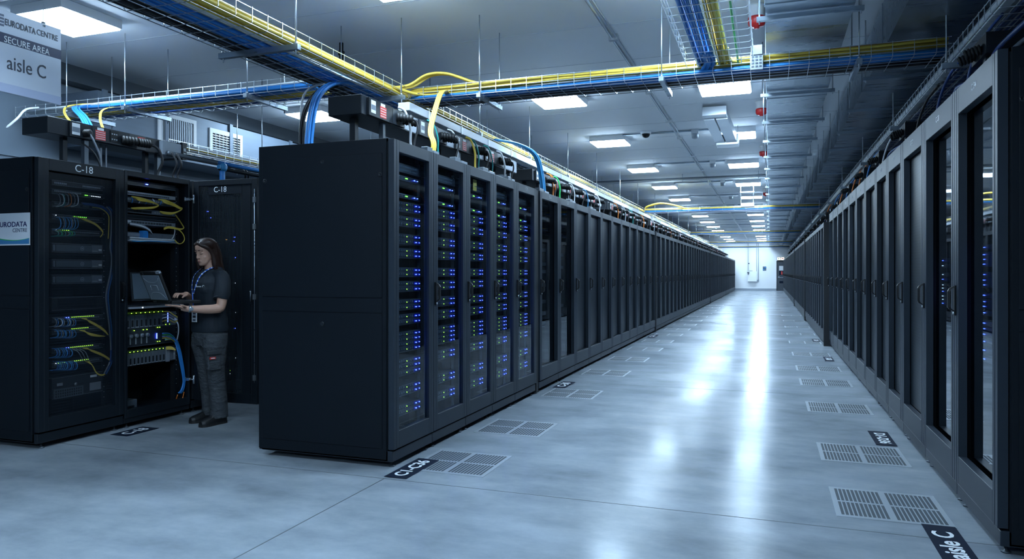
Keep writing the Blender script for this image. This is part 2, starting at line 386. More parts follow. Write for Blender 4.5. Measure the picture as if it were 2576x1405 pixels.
def sounder(x, y, label):
    t = thing('alarm_sounder', label, 'alarm', (x, y, ZC), 0, 'red and white ceiling alarm sounders')
    MB().lathe((0,0,0),(0,0,-1),[(.082,0),(.082,.02),(.076,.03),(.074,.10),(.078,.105)],'white_paint',24).build('base', t)
    MB().lathe((0,0,0),(0,0,-1),[(.075,.105),(.077,.12),(.075,.165),(.062,.185),(.025,.19),(.022,.205),(.004,.205)],'red',24).build('red_lens', t)
for i, y in enumerate([6.85, 10.7, 14.5, 22.0]): sounder(-.11, y, 'red and white round ceiling alarm sounder, %s from the camera' % ORD[i])
t = thing('dome_camera', 'small white dome camera on ceiling between the light lines', 'camera', (-1.98, 12.3, ZC))
MB().lathe((0,0,0),(0,0,-1),[(.09,0),(.09,.04),(.07,.05)],'white_paint',20).build('base', t)
MB().lathe((0,0,0),(0,0,-1),[(.068,.05),(.062,.08),(.04,.105),(.01,.115)],'gloss_black',20).build('dome', t)
for i, (x, y) in enumerate([(-1.18,12.45),(-1.15,16.0),(-1.15,19.5),(-1.12,23.1),(-1.12,26.6)]):
    t = thing('detector', 'grey round ceiling detector on the cross conduit, %s from the camera' % ORD[i], 'detector', (x, y, ZC), 0, 'ceiling detectors')
    MB().box(-.06,-.06,-.07,.06,.06,0,'zinc').build('mounting_box', t); MB().lathe((0,0,-.06),(0,0,-1),[(.055,0),(.062,.02),(.055,.08),(.03,.09)],'device_light',16).build('sensor', t)
t = thing('offset_duct', 'small boxed silver duct piece bending down before the second aisle light', 'duct', (-.74, 10.6, 0))
MB().box(-.17,0,3.58,.17,.4,3.71,'zinc').build('upper_box', t, .006)
for (xa, xb) in ((-.16,-.01),(.01,.17)):
    MB().add([(xa,.2,3.56),(xb,.2,3.56),(xb+.08,1.5,3.43),(xa+.08,1.5,3.43),(xa,.2,3.68),(xb,.2,3.68),(xb+.08,1.5,3.56),(xa+.08,1.5,3.56)],[(0,3,2,1),(4,5,6,7),(0,1,5,4),(1,2,6,5),(2,3,7,6),(3,0,4,7)],'zinc').build('sloping_duct', t)
MB().box(-.07,1.45,3.40,.27,1.75,3.57,'zinc').build('lower_box', t, .006)
MB().cyl((.25,1.7,3.5),(.25,1.7,3.745),.006,'zinc',6).cyl((-.05,1.7,3.5),(-.05,1.7,3.745),.006,'zinc',6).build('threaded_rod', t)
t = thing('hanging_box', 'pale box on thin steel frame hanging by the second cross tray', 'box', (-.72, 20.0, 0))
MB().box(-.0,-.05,3.08,.34,.15,3.18,'sticker_white').build('box_body', t, .006)
MB().cyl((0,0,3.18),(0,0,ZC),.010,'zinc').cyl((.32,0,3.18),(.32,0,ZC),.010,'zinc').box(-.02,-.02,3.46,.34,.02,3.49,'zinc').build('support_frame', t)
# ---------------------------------------------------------------- hanging sign (faces +X)
SX = -4.4
t = thing('hanging_sign', 'large white hanging sign with navy band, top left of the picture', 'sign')
(ya, zt), (yb, zb) = onX(-190, -30, SX), onX(154, 265, SX)
zt = onX(153, 74, SX)[1]; ya = yb-1.05
MB().box(SX-.012, ya, zb, SX, yb, zt, 'sign_white').build('board', t, .002)
zb1, zb2 = onX(153,127,SX)[1], onX(153,150,SX)[1]
MB().box(SX, ya+.001, zb2, SX+.0015, yb-.001, zb1, 'band_navy').build('dark_band', t)
zl = onX(153,244,SX)[1]
mat('sign_strip', (.45,.50,.66), .5)
MB().box(SX, ya+.001, zb+.002, SX+.0015, yb-.001, zl, 'sign_strip').build('lower_strip', t)
def sgn(s, pl, pr, m, hpx, bold=0):
    (y1, z1), (y2, z2) = onX(*pl, SX), onX(*pr, SX)
    o = text(s, 1, m, 'lettering', t, ext=.0008, bold=bold)
    me = o.data; xs = [v.co.x for v in me.vertices]; ys = [v.co.y for v in me.vertices]
    W, Hh = max(xs)-min(xs), max(ys)-min(ys)
    me.transform(Matrix.Diagonal(((y2-y1)/W, hpx/Hh, 1, 1)) @ Matrix.Translation((-(max(xs)+min(xs))/2, -(max(ys)+min(ys))/2, 0)))
    me.transform(frame((SX+.002, (y1+y2)/2, (z1+z2)/2), (0,1,0), (0,0,1)))
sgn('EURODATA', (12,57), (89,77), 'text_dark', .04, .01)
sgn('CENTRE', (92,80), (145,97), 'text_dark', .037)
sgn('SECURE AREA', (10,98), (124,131), 'text_white', .04)
sgn('aisle C', (17,160), (115,178), 'text_dark', .085)
(y1,z1) = onX(-3,48,SX)
b = MB()
for k in range(4): b.box(SX, y1-.02, z1-.035+k*.02, SX+.002, y1+.03, z1-.035+k*.02+.012, 'text_grey')
b.build('logo_mark', t)
for y in (yb-.12, ya+.12): MB().cyl((SX-.006,y,zt),(SX-.006,y,ZC),.003,'zinc',6).lathe((SX-.006,y,zt-.02),(0,0,1),[(.012,0),(.012,.03)],'zinc',8).build('hanging_wire', t)
# ---------------------------------------------------------------- floor grilles
vt = thing('floor_vent', '', 'floor vent')
mat('vent_metal', (.42,.47,.52), .35, metal=.35); mat('vent_slot', (.045,.06,.075), .7)
b = MB(); h = .29
b.box(-h,-h,0,h,h,.003,'vent_metal'); b.build('plate', vt)
b = MB()
for qx in (-1, 1):
    for qy in (-1, 1):
        for k in range(11):
            x0 = qx*.018 + qx*k*.0228; b.box(x0, qy*.013, .003, x0+qx*.0155, qy*.255, .0034, 'vent_slot')
b.build('slot_grid', vt)
vk = kidlist(vt); vf = True
for side, X, ys in (('left', -2.07, [4.70,5.92,7.80,9.57,11.2,12.76,14.3,15.9,17.5,19.1,20.8,22.6,24.5,26.5,28.6,30.8]), ('right', .64, [4.66,5.92,7.85,9.6,10.97,12.86,15.0,17.0,19.2,21.6,24.2])):
    for i, y in enumerate(ys):
        lab = 'slotted grey floor vent tile along the %s row, %s from the camera' % (side, ORD[i])
        if vf: vt.location = (X, y, 0); vt['label'] = lab; vf = False; o = vt
        else: o = dup(vt, vk, (X, y, 0), 0, lab)
        o['group'] = 'floor vents along the %s row' % side
# ---------------------------------------------------------------- floor lettering plates
def plate(x0, y0, x1, y1, s, size, up, label, sx=1.0, skew=0):
    t = thing('floor_label', label, 'floor label', ((x0+x1)/2, (y0+y1)/2, 0))
    hx, hy = (x1-x0)/2, (y1-y0)/2
    MB().box(-hx,-hy,.0036,hx,hy,.0046,'navy').build('plate', t)
    m = frame((0,0,.0048), (0,1,0), (-1,0,0)) if up == 'L' else frame((0,0,.0048), (0,-1,0), (1,0,0))
    text(s, size, 'text_white', 'lettering', t, m, .0003, sx, bold=.003)
plate(-2.40, 4.20, -2.235, 4.70, 'C1-C36', .125, 'L', 'navy floor label reading C1-C36 at the corner of the left row', 1.0)
plate(.765, 3.80, .925, 4.38, 'aisle C', .135, 'L', 'navy floor label reading aisle C at the lower right corner', 1.05)
plate(.785, 6.27, .935, 6.80, 'D1-D36', .115, 'R', 'navy floor label reading D1-D36 beside the right row vents', 1.05)
plate(-5.165, 4.52, -4.98, 4.85, 'C-18', .13, 'L', 'navy floor label reading C-18 in front of the open cabinet', .9)
plate(-2.40, 8.12, -2.25, 8.62, 'C-30', .14, 'L', 'navy floor label reading C-30 beside the third left vent', 1.15)
plate(.80, 11.95, .93, 12.55, 'D-30', .12, 'R', 'navy floor label beside the sixth right vent', 1.2)
plate(.80, 15.2, .93, 15.8, 'D-24', .12, 'R', 'small navy floor label beside the seventh right vent', 1.2)
plate(-2.40, 15.0, -2.25, 15.7, 'C-24', .14, 'L', 'small navy floor label far along the left row', 1.2)
# ================================================================ server cabinets
# local frame: front face at x = 0 looking along +x, width along y, origin on the floor at mid width
def handle_mb(y):
    h = MB()
    h.box(0, y-.014, 1.10, .010, y+.014, 1.275, 'gloss_black')
    rings = []
    for (z, xo, hw) in [(1.125,.010,.009),(1.135,.030,.010),(1.15,.038,.011),(1.24,.038,.011),(1.256,.030,.010),(1.27,.010,.009)]:
        rings.append([(xo-.012+.004, y-hw, z), (xo+.006, y-hw*.7, z), (xo+.006, y+hw*.7, z), (xo-.012+.004, y+hw, z)])
    h.loft(rings, 'gloss_black', smooth=False)
    h.lathe((.010, y, 1.113), (1,0,0), [(.008,0),(.008,.006),(.004,.007)], 'zinc', 12)
    return h
def make_cabinet(W, H, D, kind, hs, stile=.075, head=.085, rail=.12, rec=.02, fm='frame_grey', feet=True, label='', far=False, plate_txt=None):
    t = thing('server_cabinet', label, 'server cabinet')
    g = .003; w = W/2-g; z0 = .13; dt = .045
    b = MB()   # hollow carcass
    b.box(-D, -w, .05, -dt-.004, -w+.018, H, 'cabinet_black').box(-D, w-.018, .05, -dt-.004, w, H, 'cabinet_black')
    b.box(-D, -w, H-.02, -dt-.004, w, H, 'cabinet_black').box(-D, -w+.018, .05, -dt-.004, w-.018, .09, 'cabinet_black').box(-D, -w+.018, .09, -D+.02, w-.018, H-.02, 'inside_black')
    if kind in ('glass', 'open', 'see'):
        b.box(-.17, -w+.018, .09, -.12, -w+.06, H-.02, 'inside_black').box(-.17, w-.075, .09, -.12, w-.018, H-.02, 'inside_black')
        b.box(-.60, -w+.018, .09, -.58, w-.018, H-.02, 'inside_black')
    b.build('cabinet_body', t)
    MB().box(-D+.02, -w, .045, -.012, w, z0-.012, 'frame_grey' if fm == 'frame_grey' else fm).build('plinth', t, 0 if far else .003)
    if feet:
        for fy in (-w+.06, w-.06): MB().lathe((-.05, fy, 0), (0,0,1), [(.022,0),(.022,.008),(.008,.010),(.008,.05)], 'steel_dark', 10).build('levelling_foot', t)
    if kind != 'open':
        d = MB()
        d.box(-dt, -w, z0, 0, -w+stile, H-.004, fm).box(-dt, w-stile, z0, 0, w, H-.004, fm)
        d.box(-dt, -w+stile, H-head, 0, w-stile, H-.004, fm).box(-dt, -w+stile, z0, 0, w-stile, z0+rail, fm)
        if not far:
            for yy in (-w+stile*.55, w-stile*.55): d.box(-.002, yy-.0015, z0, .0015, yy+.0015, H-.004, 'frame_black')
        df = d.build('door_frame', t, 0 if far else .002)
        pm = {'glass': 'door_glass', 'clear': 'clear_glass', 'solid': 'mesh_solid', 'see': 'mesh_see'}[kind]
        MB().box(-rec-.006, -w+stile, z0+rail, -rec, w-stile, H-head, pm).build('door_glass' if kind in ('glass','clear') else 'mesh_panel', t)
        if kind == 'clear':
            MB().box(-.40, -w+.02, .09, -.38, w-.02, H-.02, 'inside_black').build('equipment_bay', t)
        if hs: handle_mb(hs*(w-.028)).build('handle', t)
        if plate_txt: text(plate_txt, .05 if not far else .06, 'text_white', 'number_lettering', t, frame((.0012, 0, H-head/2), (0,1,0), (0,0,1)), .0004)
    return t
def side_panels(t, W, H, D, sgn_, stick=False):
    # removable end panel in two leaves with grooves, screws and lock; faces -y or +y
    g = .003; y = sgn_*(W/2); o = sgn_*.012
    def bx(x0, z0, x1, z1, dy, m, nm, bev=.002): return MB().box(x0, y, z0, x1, y+sgn_*dy, z1, m).build(nm, t, bev)
    bx(-D, .06, -.055, H-.0, .006, 'cabinet_black', 'end_panel')
    bx(-D+.035, .135, -.085, 1.065, .012, 'cabinet_black', 'end_panel')
    bx(-D+.035, 1.175, -.085, H-.10, .012, 'cabinet_black', 'end_panel')
    bx(-D+.035, 1.070, -.085, 1.170, .010, 'cabinet_black', 'end_panel')
    for (x, z) in [(-.567, H-.14), (-.10, H-.25), (-D+.06, H-.255)]:
        MB().lathe((x, y+o, z), (0,sgn_,0), [(.016,0),(.016,.003),(.009,.004),(.009,.001)], 'frame_black', 14).build('panel_screw', t)
    MB().lathe((-.567, y+o, .985), (0,sgn_,0), [(.018,0),(.018,.004),(.012,.005),(.005,.003)], 'frame_black', 16).build('panel_lock', t)
# ---- left row -------------------------------------------------------------
XL = -2.43; HL = 2.275; DL = 1.12
def place(root, kids, x, y, flip, label, group): return dup(root, kids, (x, y, 0), math.pi if flip else 0, label, group)
BL1 = [4.385, 5.01, 5.655, 6.285, 6.925, 7.62]
G1 = 'lit server cabinets of the near left block'
near = ['tall black glass door cabinet with blue lights, first at the aisle corner', 'glass door cabinet with blue lights, second from the aisle corner', 'glass door cabinet with a yellow label inside, third from the aisle corner', 'glass door cabinet with blue lights, fourth from the aisle corner', 'glass door cabinet with blue lights, fifth, last before the dark gap']
LC = []
for i in range(5):
    W = BL1[i+1]-BL1[i]
    if i == 4: W = 7.60-BL1[4]
    t = make_cabinet(W, HL, DL, 'glass', -1 if i else 0, rec=.018, label=near[i], plate_txt='C-5' if i == 4 else None)
    t.location = (XL, BL1[i]+W/2, 0); t['group'] = G1; LC.append((t, W))
side_panels(LC[0][0], LC[0][1], HL, DL, -1)
one(MB().box(XL-DL,7.625,0.02,XL-.01,7.70,HL-.01,'inside_black'), 'filler_panel', 'narrow dark filler between the lit cabinets and the next block', 'panel')
# block 2 (11 cabinets), first two with a few lights behind the door
for i in range(2):
    t = make_cabinet(.79, HL, DL, 'glass', -1, rec=.05, rail=.15, label='dark glass door cabinet with sparse blue lights, %s after the dark gap' % ORD[i], plate_txt='C-%d' % (6+i))
    t.location = (XL, 7.735+.79*(i+.5), 0); t['group'] = 'sparsely lit cabinets after the gap'
cb = make_cabinet(.79, HL, DL, 'solid', -1, rec=.05, rail=.15); ck = kidlist(cb); cb.location = (XL, 7.735+.79*2.5, 0)
cb['label'] = 'dark mesh door cabinet in the second left block, third from its near end'; cb['group'] = 'dark cabinets of the second left block'
for i in range(3, 11): place(cb, ck, XL, 7.735+.79*(i+.5), False, 'dark mesh door cabinet in the second left block, %s from its near end' % ORD[i], 'dark cabinets of the second left block')
cf = make_cabinet(.79, HL, DL, 'solid', -1, rec=.05, rail=.15, far=True, feet=False); cfk = kidlist(cf); used = False
def far_block(y0, y1, n, nm, flip=False, X=XL, root=None, rk=None):
    global used
    w = (y1-y0)/n
    for i in range(n):
        lab = 'dark mesh door cabinet in the %s, %s from its near end' % (nm, ORD[i])
        o = dup(root, rk, (X, y0+w*(i+.5), 0), math.pi if flip else 0, lab, 'dark cabinets of the %s' % nm)
        o.scale = (1, w/.79, 1)
far_block(16.50, 32.40, 20, 'third left block', root=cf, rk=cfk)
far_block(32.50, 44.30, 15, 'fourth left block', root=cf, rk=cfk)
far_block(44.40, 56.30, 15, 'last left block', root=cf, rk=cfk)
bpy.data.objects.remove(cf)
for c, _ in cfk: bpy.data.objects.remove(c)
one(MB().box(XL-DL,16.425,0.02,XL+.015,16.495,HL+.01,'inside_black'), 'filler_panel', 'narrow dark filler between the second and third left blocks', 'panel')
one(MB().box(XL-DL,32.405,0.02,XL+.015,32.495,HL+.01,'inside_black'), 'filler_panel', 'narrow dark filler between the third and fourth left blocks', 'panel')
# ---- right row ------------------------------------------------------------
XR = 1.025; HR = 2.42
RY = [4.02, 4.87, 5.78, 6.66, 7.45, 8.22, 9.1, 10.0, 10.88, 11.75, 12.63, 13.5, 14.36]
rt = {0: 'C-34', 1: 'C-33', 2: 'C-32'}
for i in range(12):
    W = RY[i+1]-RY[i]
    kind = 'clear' if i in (0, 1) else 'solid'
    t = make_cabinet(W, HR, 1.1, kind, -1, stile=.085, head=.155, rail=.16, rec=.05 if kind == 'solid' else .062,
        label=('tall cabinet with mirror-like glass door, %s from the right edge' % ('nearest' if i == 0 else 'second')) if i < 2 else 'tall dark mesh door cabinet in the near right block, %s from the right edge' % ORD[i],
        plate_txt=rt.get(i, 'C-%d' % (34-i)))
    t.location = (XR, RY[i]+W/2, 0); t.rotation_euler = (0,0,math.pi); t['group'] = 'tall cabinets of the near right block'
    if i == 0: side_panels(t, W, HR, 1.1, 1)
XR2 = .935
cr = make_cabinet(.79, HL, 1.1, 'solid', -1, rec=.05, rail=.15, far=True, feet=False); crk = kidlist(cr)
far_block(14.45, 21.70, 10, 'second right block', True, XR2, cr, crk)
far_block(21.85, 31.0, 12, 'third right block', True, XR2, cr, crk)
far_block(31.12, 43.0, 15, 'fourth right block', True, XR2, cr, crk)
far_block(43.1, 56.2, 16, 'last right block', True, XR2, cr, crk)
bpy.data.objects.remove(cr)
for c, _ in crk: bpy.data.objects.remove(c)
one(MB().box(XR2,14.38,.0,XR2+1.1,14.44,HL+.0,'inside_black'), 'filler_panel', 'tall black end panel where the right row steps into the aisle', 'panel')
one(MB().box(XR2-.02,21.72,.0,XR2+1.1,21.83,HL+.02,'inside_black'), 'filler_panel', 'black filler between the second and third right blocks', 'panel')
one(MB().box(XR2-.02,31.01,.0,XR2+1.1,31.11,HL+.02,'inside_black'), 'filler_panel', 'black filler between the third and fourth right blocks', 'panel')
# ---- row with the open cabinet ---------------------------------------------
XC = -5.235; HC = 2.235; DC = 1.12
CA0, CA1, CB1 = 3.945, 4.725, 5.475
ca = make_cabinet(CA1-CA0, HC, DC, 'see', 1, stile=.085, head=.095, rail=.10, rec=.03, fm='frame_black', label='black cabinet reading C-18 full of switches and patch cables, door closed')
ca.location = (XC, (CA0+CA1)/2, 0)
side_panels(ca, CA1-CA0, HC, DC, -1)
text('C-18', .082, 'text_white', 'number_lettering', ca, frame((.0015, .0, HC-.052), (0,1,0), (0,0,1)), .0004)
cbo = make_cabinet(CB1-CA1, HC, DC, 'open', 1, fm='frame_black', label='black cabinet with its door open, showing cables and blade servers')
cbo.location = (XC, (CA1+CB1)/2, 0)
w = (CB1-CA1)/2-.003
MB().box(-.05,-w,.09,0,-w+.03,HC,'frame_black').box(-.05,w-.02,.09,0,w,HC,'frame_black').box(-.05,-w+.03,HC-.045,0,w-.02,HC,'frame_black').box(-.05,-w+.03,.09,0,w-.02,.16,'frame_black').build('front_frame', cbo, .002)
# open door, swung out square to the row (child of its cabinet)
dr = bpy.data.objects.new('open_door', None)
dm = MB(); dw = .74; zb_, zt_ = .13, HC-.01
dm.box(0,0,zb_,.06,.04,zt_,'frame_black').box(dw-.06,0,zb_,dw,.04,zt_,'frame_black').box(.06,0,zt_-.05,dw-.06,.04,zt_,'frame_black').box(.06,0,zb_,dw-.06,.04,zb_+.09,'frame_black')
od = dm.build('open_door', cbo, .002, loc=(.03, w+.012, 0))
bpy.data.objects.remove(dr)
mat('slat_dark', (.020,.032,.042), .45)
pm_ = MB(); pm_.box(.06,.02,zb_+.09,dw-.06,.024,zt_-.05,'mesh_see')
x = .07
pm_.build('mesh_panel', od)
pm_ = MB()
while x < dw-.07: pm_.box(x,.014,zb_+.09,x+.004,.019,zt_-.05,'slat_dark'); x += .016
pm_.build('vertical_slats', od)
MB().box(.17,.008,zt_-.135,.56,.014,zt_-.05,'frame_black').box(.565,.008,zb_+.09,.66,.014,zt_-.05,'frame_black').build('inner_plate', od)
text('C-18', .075, 'text_white', 'number_lettering', od, frame((.31,.006,zt_-.092), (1,0,0), (0,0,1)), .0004)
MB().box(.665,-.008,1.06,.69,.0,1.20,'frame_black').cyl((.678,-.014,1.08),(.678,-.014,1.18),.007,'steel_dark').build('door_latch', od)
r_ = MB(); r_.cyl((dw-.025,-.006,zb_+.2),(dw-.025,-.006,zt_-.1),.003,'galvanised',6)
for z in (.35, 1.1, 1.75, 2.0): r_.box(dw-.04,-.014,z,dw-.012,0,z+.05,'zinc')
r_.build('lock_rod', od)
for z in (2.05, .33):
    h_ = MB(); h_.cyl((-.02,-.03,z),(.03,-.03,z),.008,'zinc',8).cyl((.03,-.03,z-.04),(.03,-.03,z+.04),.01,'zinc',8).box(-.06,-.05,z-.012,-.01,-.02,z+.012,'zinc').cyl((-.06,-.045,z-.02),(-.06,-.045,z+.02),.009,'zinc',8)
    h_.build('hinge', od)
# cabinets further along that row, seen through the door mesh
for i in range(4):
    t = make_cabinet(.75, HC, DC, 'see', 1, stile=.07, head=.08, rail=.10, rec=.03, fm='frame_black', label='dark mesh door cabinet %s beyond the open cabinet, seen through its door' % ORD[i])
    t.location = (XC, CB1+.02+.75*(i+.5), 0); t['group'] = 'cabinets beyond the open cabinet'
# company sticker on the end of the first C-18 cabinet (faces -y)
t = thing('company_sticker', 'white company sticker with blue and green wave on the cabinet end at left edge', 'sticker')
SY = CA0-.013
(x1, zt1), (x2, zb2) = onY(-60, 540, SY), onY(76, 616, SY)
zt1 = onY(76, 534, SY)[1]; x1 = x2-.62
MB().box(x1, SY-.002, zb2, x2, SY, zt1, 'sticker_white').build('board', t)
n = 24; xw = [x1+.008+(x2-x1-.016)*k/n for k in range(n+1)]
Hh = zt1-zb2
def wav(u): return zb2+.010+Hh*(.10+.20*((u-.72)/.5)**2 if u < .72 else .10+.25*((u-.72)/.5)**2)
gy = []; bl = []
for mname, lift, yo, nm in (('green', .012, .0026, 'green_wave'), ('wave_blue', 0, .0032, 'blue_wave')):
    if mname == 'wave_blue': mat('wave_blue', (.05,.22,.45), .5)
    vs = []; fs = []
    for k, xx in enumerate(xw):
        u = (xx-x1)/(x2-x1); zz = min(zt1-.02, wav(u))+lift*(1.2-u)
        vs += [(xx, SY-yo, zb2+.010), (xx, SY-yo, zz)]
    for k in range(n): fs.append((2*k, 2*k+2, 2*k+3, 2*k+1))
    MB().add(vs, fs, mname).build(nm, t)
def sty(s, px0, px1, py, m, hpx, bold=0):
    xa, xb = onY(px0, py, SY)[0], onY(px1, py, SY)[0]; z = onY((px0+px1)/2, py, SY)[1]
    o = text(s, 1, m, 'lettering', t, ext=.0004, bold=bold); me = o.data
    xs = [v.co.x for v in me.vertices]; ys = [v.co.y for v in me.vertices]
    me.transform(Matrix.Diagonal(((xb-xa)/(max(xs)-min(xs)), hpx/(max(ys)-min(ys)), 1, 1)) @ Matrix.Translation((-(max(xs)+min(xs))/2, -(max(ys)+min(ys))/2, 0)))
    me.transform(frame(((xa+xb)/2, SY-.0036, z), (1,0,0), (0,0,1)))
sty('EURODATA', -6, 69, 564, 'text_navy', .040, .012)
sty('CENTRE', 33, 69, 578.5, 'text_grey', .030)
# ================================================================ lit servers in the five near cabinets
SYS = [520,532.5,555.6,569,600,613,636,648,684,695,718.5,732,764.6,778,801,814.6,845,857.6,870,882.6,912.6,926,941,978,991,1026,1039]
SZ = [1.35-(y-685)*5.27/1813+.015 for y in SYS]
def make_server(label):
    t = thing('rack_server', label, 'server')
    W = .43
    b = MB(); b.box(-.45, -W/2, -.019, 0, W/2, .019, 'device_dark')
    b.box(0, -W/2, .0165, .002, W/2, .019, 'device_line').box(0, -W/2, -.019, .002, W/2, -.0175, 'device_line')
    b.build('chassis', t)
    b = MB()
    for k in range(11):
        y = -W/2+.014+k*.033; b.box(0, y, -.012, .004, y+.018, .011, 'device_line'); b.box(.004, y+.002, -.010, .0045, y+.016, -.002, 'inside_black')
    b.box(0, -W/2+.012, -.013, .006, -W/2+.030, .013, 'device_grey')
    b.build('drive_bays', t)
    MB().box(.0,.095,-.012,.0048,.195,.012,'painted_glow_blue').build('painted_glow_plate', t)  # added plate whose blue colour imitates LED glow on the bezel
    MB().box(.004,-.020,-.003,.007,-.014,.003,'led_lime').build('green_light', t)
    MB().box(.003,.121,-.0025,.012,.126,.0025,'led_blue').box(.003,.176,-.002,.011,.180,.002,'led_blue').build('blue_light', t)
    return t
srv = make_server(''); sk = kidlist(srv); first_s = True
CN = ['lit corner cabinet', 'second lit cabinet', 'third lit cabinet', 'fourth lit cabinet', 'fifth lit cabinet']
for i, (c, W) in enumerate(LC):
    yc = c.location.y+.028
    for k, z in enumerate(SZ):
        if i > 0 and k in (22,): continue
        lab = 'slim dark server, %s from the top in the %s' % (ORD[k], CN[i])
        if first_s: srv.location = (XL-.075, yc, z); srv['label'] = lab; o = srv; first_s = False
        else: o = dup(srv, sk, (XL-.075, yc, z), 0, lab)
        o['group'] = 'lit servers in the %s' % CN[i]
    # two network switches and a patch panel on top
    for k, (z, nm) in enumerate([(2.035,'upper'),(1.905,'lower')]):
        t = thing('network_switch', 'thin %s switch above the servers in the %s' % (nm, CN[i]), 'network switch', (XL-.075, yc, z), 0, 'switches above the lit servers')
        b = MB(); b.box(-.3,-.215,-.018,0,.215,.018,'device_dark')
        b.box(0,-.21,.010,.003,-.03 if k else -.12,.014,'device_light'); b.build('chassis', t)
        p = MB()
        for q in range(12): p.box(0,-.205+q*.017,-.008,.003,-.194+q*.017,.005,'device_line')
        p.build('port_row', t)
        MB().box(.002,-.035,-.003,.006,-.025,.005,'led_green').box(.002,-.015,-.003,.006,-.006,.005,'led_green').build('green_light', t)
        MB().box(.002,.098,-.003,.010,.104,.003,'led_blue').box(.002,.147,-.0025,.009,.152,.0025,'led_blue').build('blue_light', t)
    t = thing('jack_field', 'dark patch panel at the top of the %s' % CN[i], 'patch panel', (XL-.075, yc, 2.11), 0, 'patch panels above the lit servers')
    MB().box(-.1,-.215,-.035,0,.215,.03,'device_dark').build('panel_body', t)
    p = MB()
    for r in range(2):
        for q in range(22): p.box(0,-.205+q*.0165,-.022+r*.026,.002,-.194+q*.0165,-.010+r*.026,'device_line')
    p.build('port_row', t)
    MB().box(XL-.18,yc+.24,.15,XL-.10,yc+.25,HL-.1,'device_line').build('cable_post', None, label='thin vertical post beside the servers in the %s' % CN[i], category='post', group='cable posts')
t = MB().box(0,-.05,-.05,.002,.03,.05,'yellow').box(.002,-.02,-.012,.003,.03,-.006,'device_dark')
one(t, 'warning_label', 'small yellow label behind the glass of the third lit cabinet', 'label', loc=(XL-.055, LC[2][0].location.y-.0, 2.13))
# few devices in the sparse cabinets of block two
for i in range(2):
    yc = 7.735+.79*(i+.5)
    for k, z in enumerate([1.62, 1.45, 1.36, 1.20, 1.0, .86, .74] if i == 0 else [1.58, 1.42, 1.2, .92, .80]):
        t = thing('rack_server', 'dim server, %s from the top in the %s glass cabinet after the gap' % (ORD[k], ORD[i]), 'server', (XL-.12, yc, z), 0, 'dim servers after the gap')
        MB().box(-.4,-.22,-.02,0,.22,.02,'device_dark').box(0,-.2,-.008,.003,.05,.004,'device_line').build('chassis', t)
        m_ = 'led_blue' if (k+i) % 2 else 'led_white'
        MB().box(0,-.16+.03*(k%3),-.003,.005,-.145+.03*(k%3),.004,m_).box(0,-.06,-.003,.005,-.048,.004,'led_blue' if k % 3 else 'led_white').build('status_light', t)

# lights seen through the two glass doors of the near right block
for ci, (px_, ys_) in enumerate([(2475, [622,640,652,664,690,704,716,742,758,770,786,812,826,840,858,880,902]), (2371, [655,668,690,702,716,724,732,744,752,762])]):
    for k, py_ in enumerate(ys_):
        y, z = onX(px_, py_, 1.115)
        t = thing('rack_server', 'dim device behind the %s right glass door, %s from the top' % (['nearest','second'][ci], ORD[k]), 'server', (1.115, y, z), 0, 'devices behind the right glass doors')
        MB().box(.003,-.20,-.014,.30,.05,.014,'device_dark').build('chassis', t)
        MB().box(-.002,-.012,-.002,.003,.012 if k % 2 else .004,.002,'led_blue' if ci == 0 or k % 3 == 0 else 'led_white').build('status_light', t)
# ================================================================ wire mesh trays
def tray(ax, a0, a1, c0, c1, z, h, label, pitch=.12, far=.36, lip=0, split=18):
    t = thing('cable_tray', label, 'cable tray')
    def P(a, c, zz): return (c, a, zz) if ax == 'y' else (a, c, zz)
    r = .0032
    b = MB(); n = max(4, int(round((c1-c0)/.09)))
    for k in range(n+1): b.tube([P(a0,c0+(c1-c0)*k/n,z), P(a1,c0+(c1-c0)*k/n,z)], r, 'zinc', 4, smooth=False)
    for c in (c0, c1):
        for zz in (z+h*.5, z+h): b.tube([P(a0,c,zz), P(a1,c,zz)], r, 'zinc', 4, smooth=False)
    a = a0
    while a <= a1:
        b.tube([P(a,c0-.004,z+h+.006), P(a,c0-.004,z+.012), P(a,c0+.014,z-.005), P(a,c1-.014,z-.005), P(a,c1+.004,z+.012), P(a,c1+.004,z+h+.006)], r, 'zinc', 4, smooth=False)
        a += pitch if (ax == 'x' or a < split) else far
    b.build('wire_mesh', t)
    return t
TZ = 3.03
tray('y', 2.4, 55.5, -3.90, -3.30, TZ, .11, 'long wire mesh cable tray running over the left row from the top left corner', .16)
tray('x', -3.3, 1.30, 6.27, 6.72, TZ, .11, 'wire mesh cable tray crossing the aisle in front, full of yellow and blue cables', .15)
tray('y', -1.2, 6.27, -.66, -.13, TZ+.06, .10, 'wire mesh tray coming from overhead at the top centre with blue and yellow cables', .15)
tray('y', 2.0, 55.5, 1.24, 1.78, 2.88, .10, 'wire mesh cable tray running above the right row of cabinets', .13)
tray('x', -7.7, -3.9, 5.55, 6.02, TZ, .11, 'wire mesh tray from the left wall to the left row, with thick blue cables', .15)
tray('y', 5.95, 24, -6.30, -5.98, 2.66, .10, 'wire mesh tray above the cabinets beyond the open cabinet', .14)
tray('x', -3.3, 1.24, 20.25, 20.7, TZ, .11, 'second wire mesh tray crossing the aisle, in the middle distance', .3)
tray('x', -3.3, 1.24, 32.6, 33.05, TZ, .11, 'third wire mesh tray crossing the aisle, far away', .5)
tray('x', -3.3, 1.24, 43.4, 43.85, TZ, .11, 'fourth wire mesh tray crossing the aisle, far away', .5)
tray('x', -3.3, 1.24, 51.0, 51.45, TZ, .11, 'last wire mesh tray crossing the aisle before the end wall', .5)
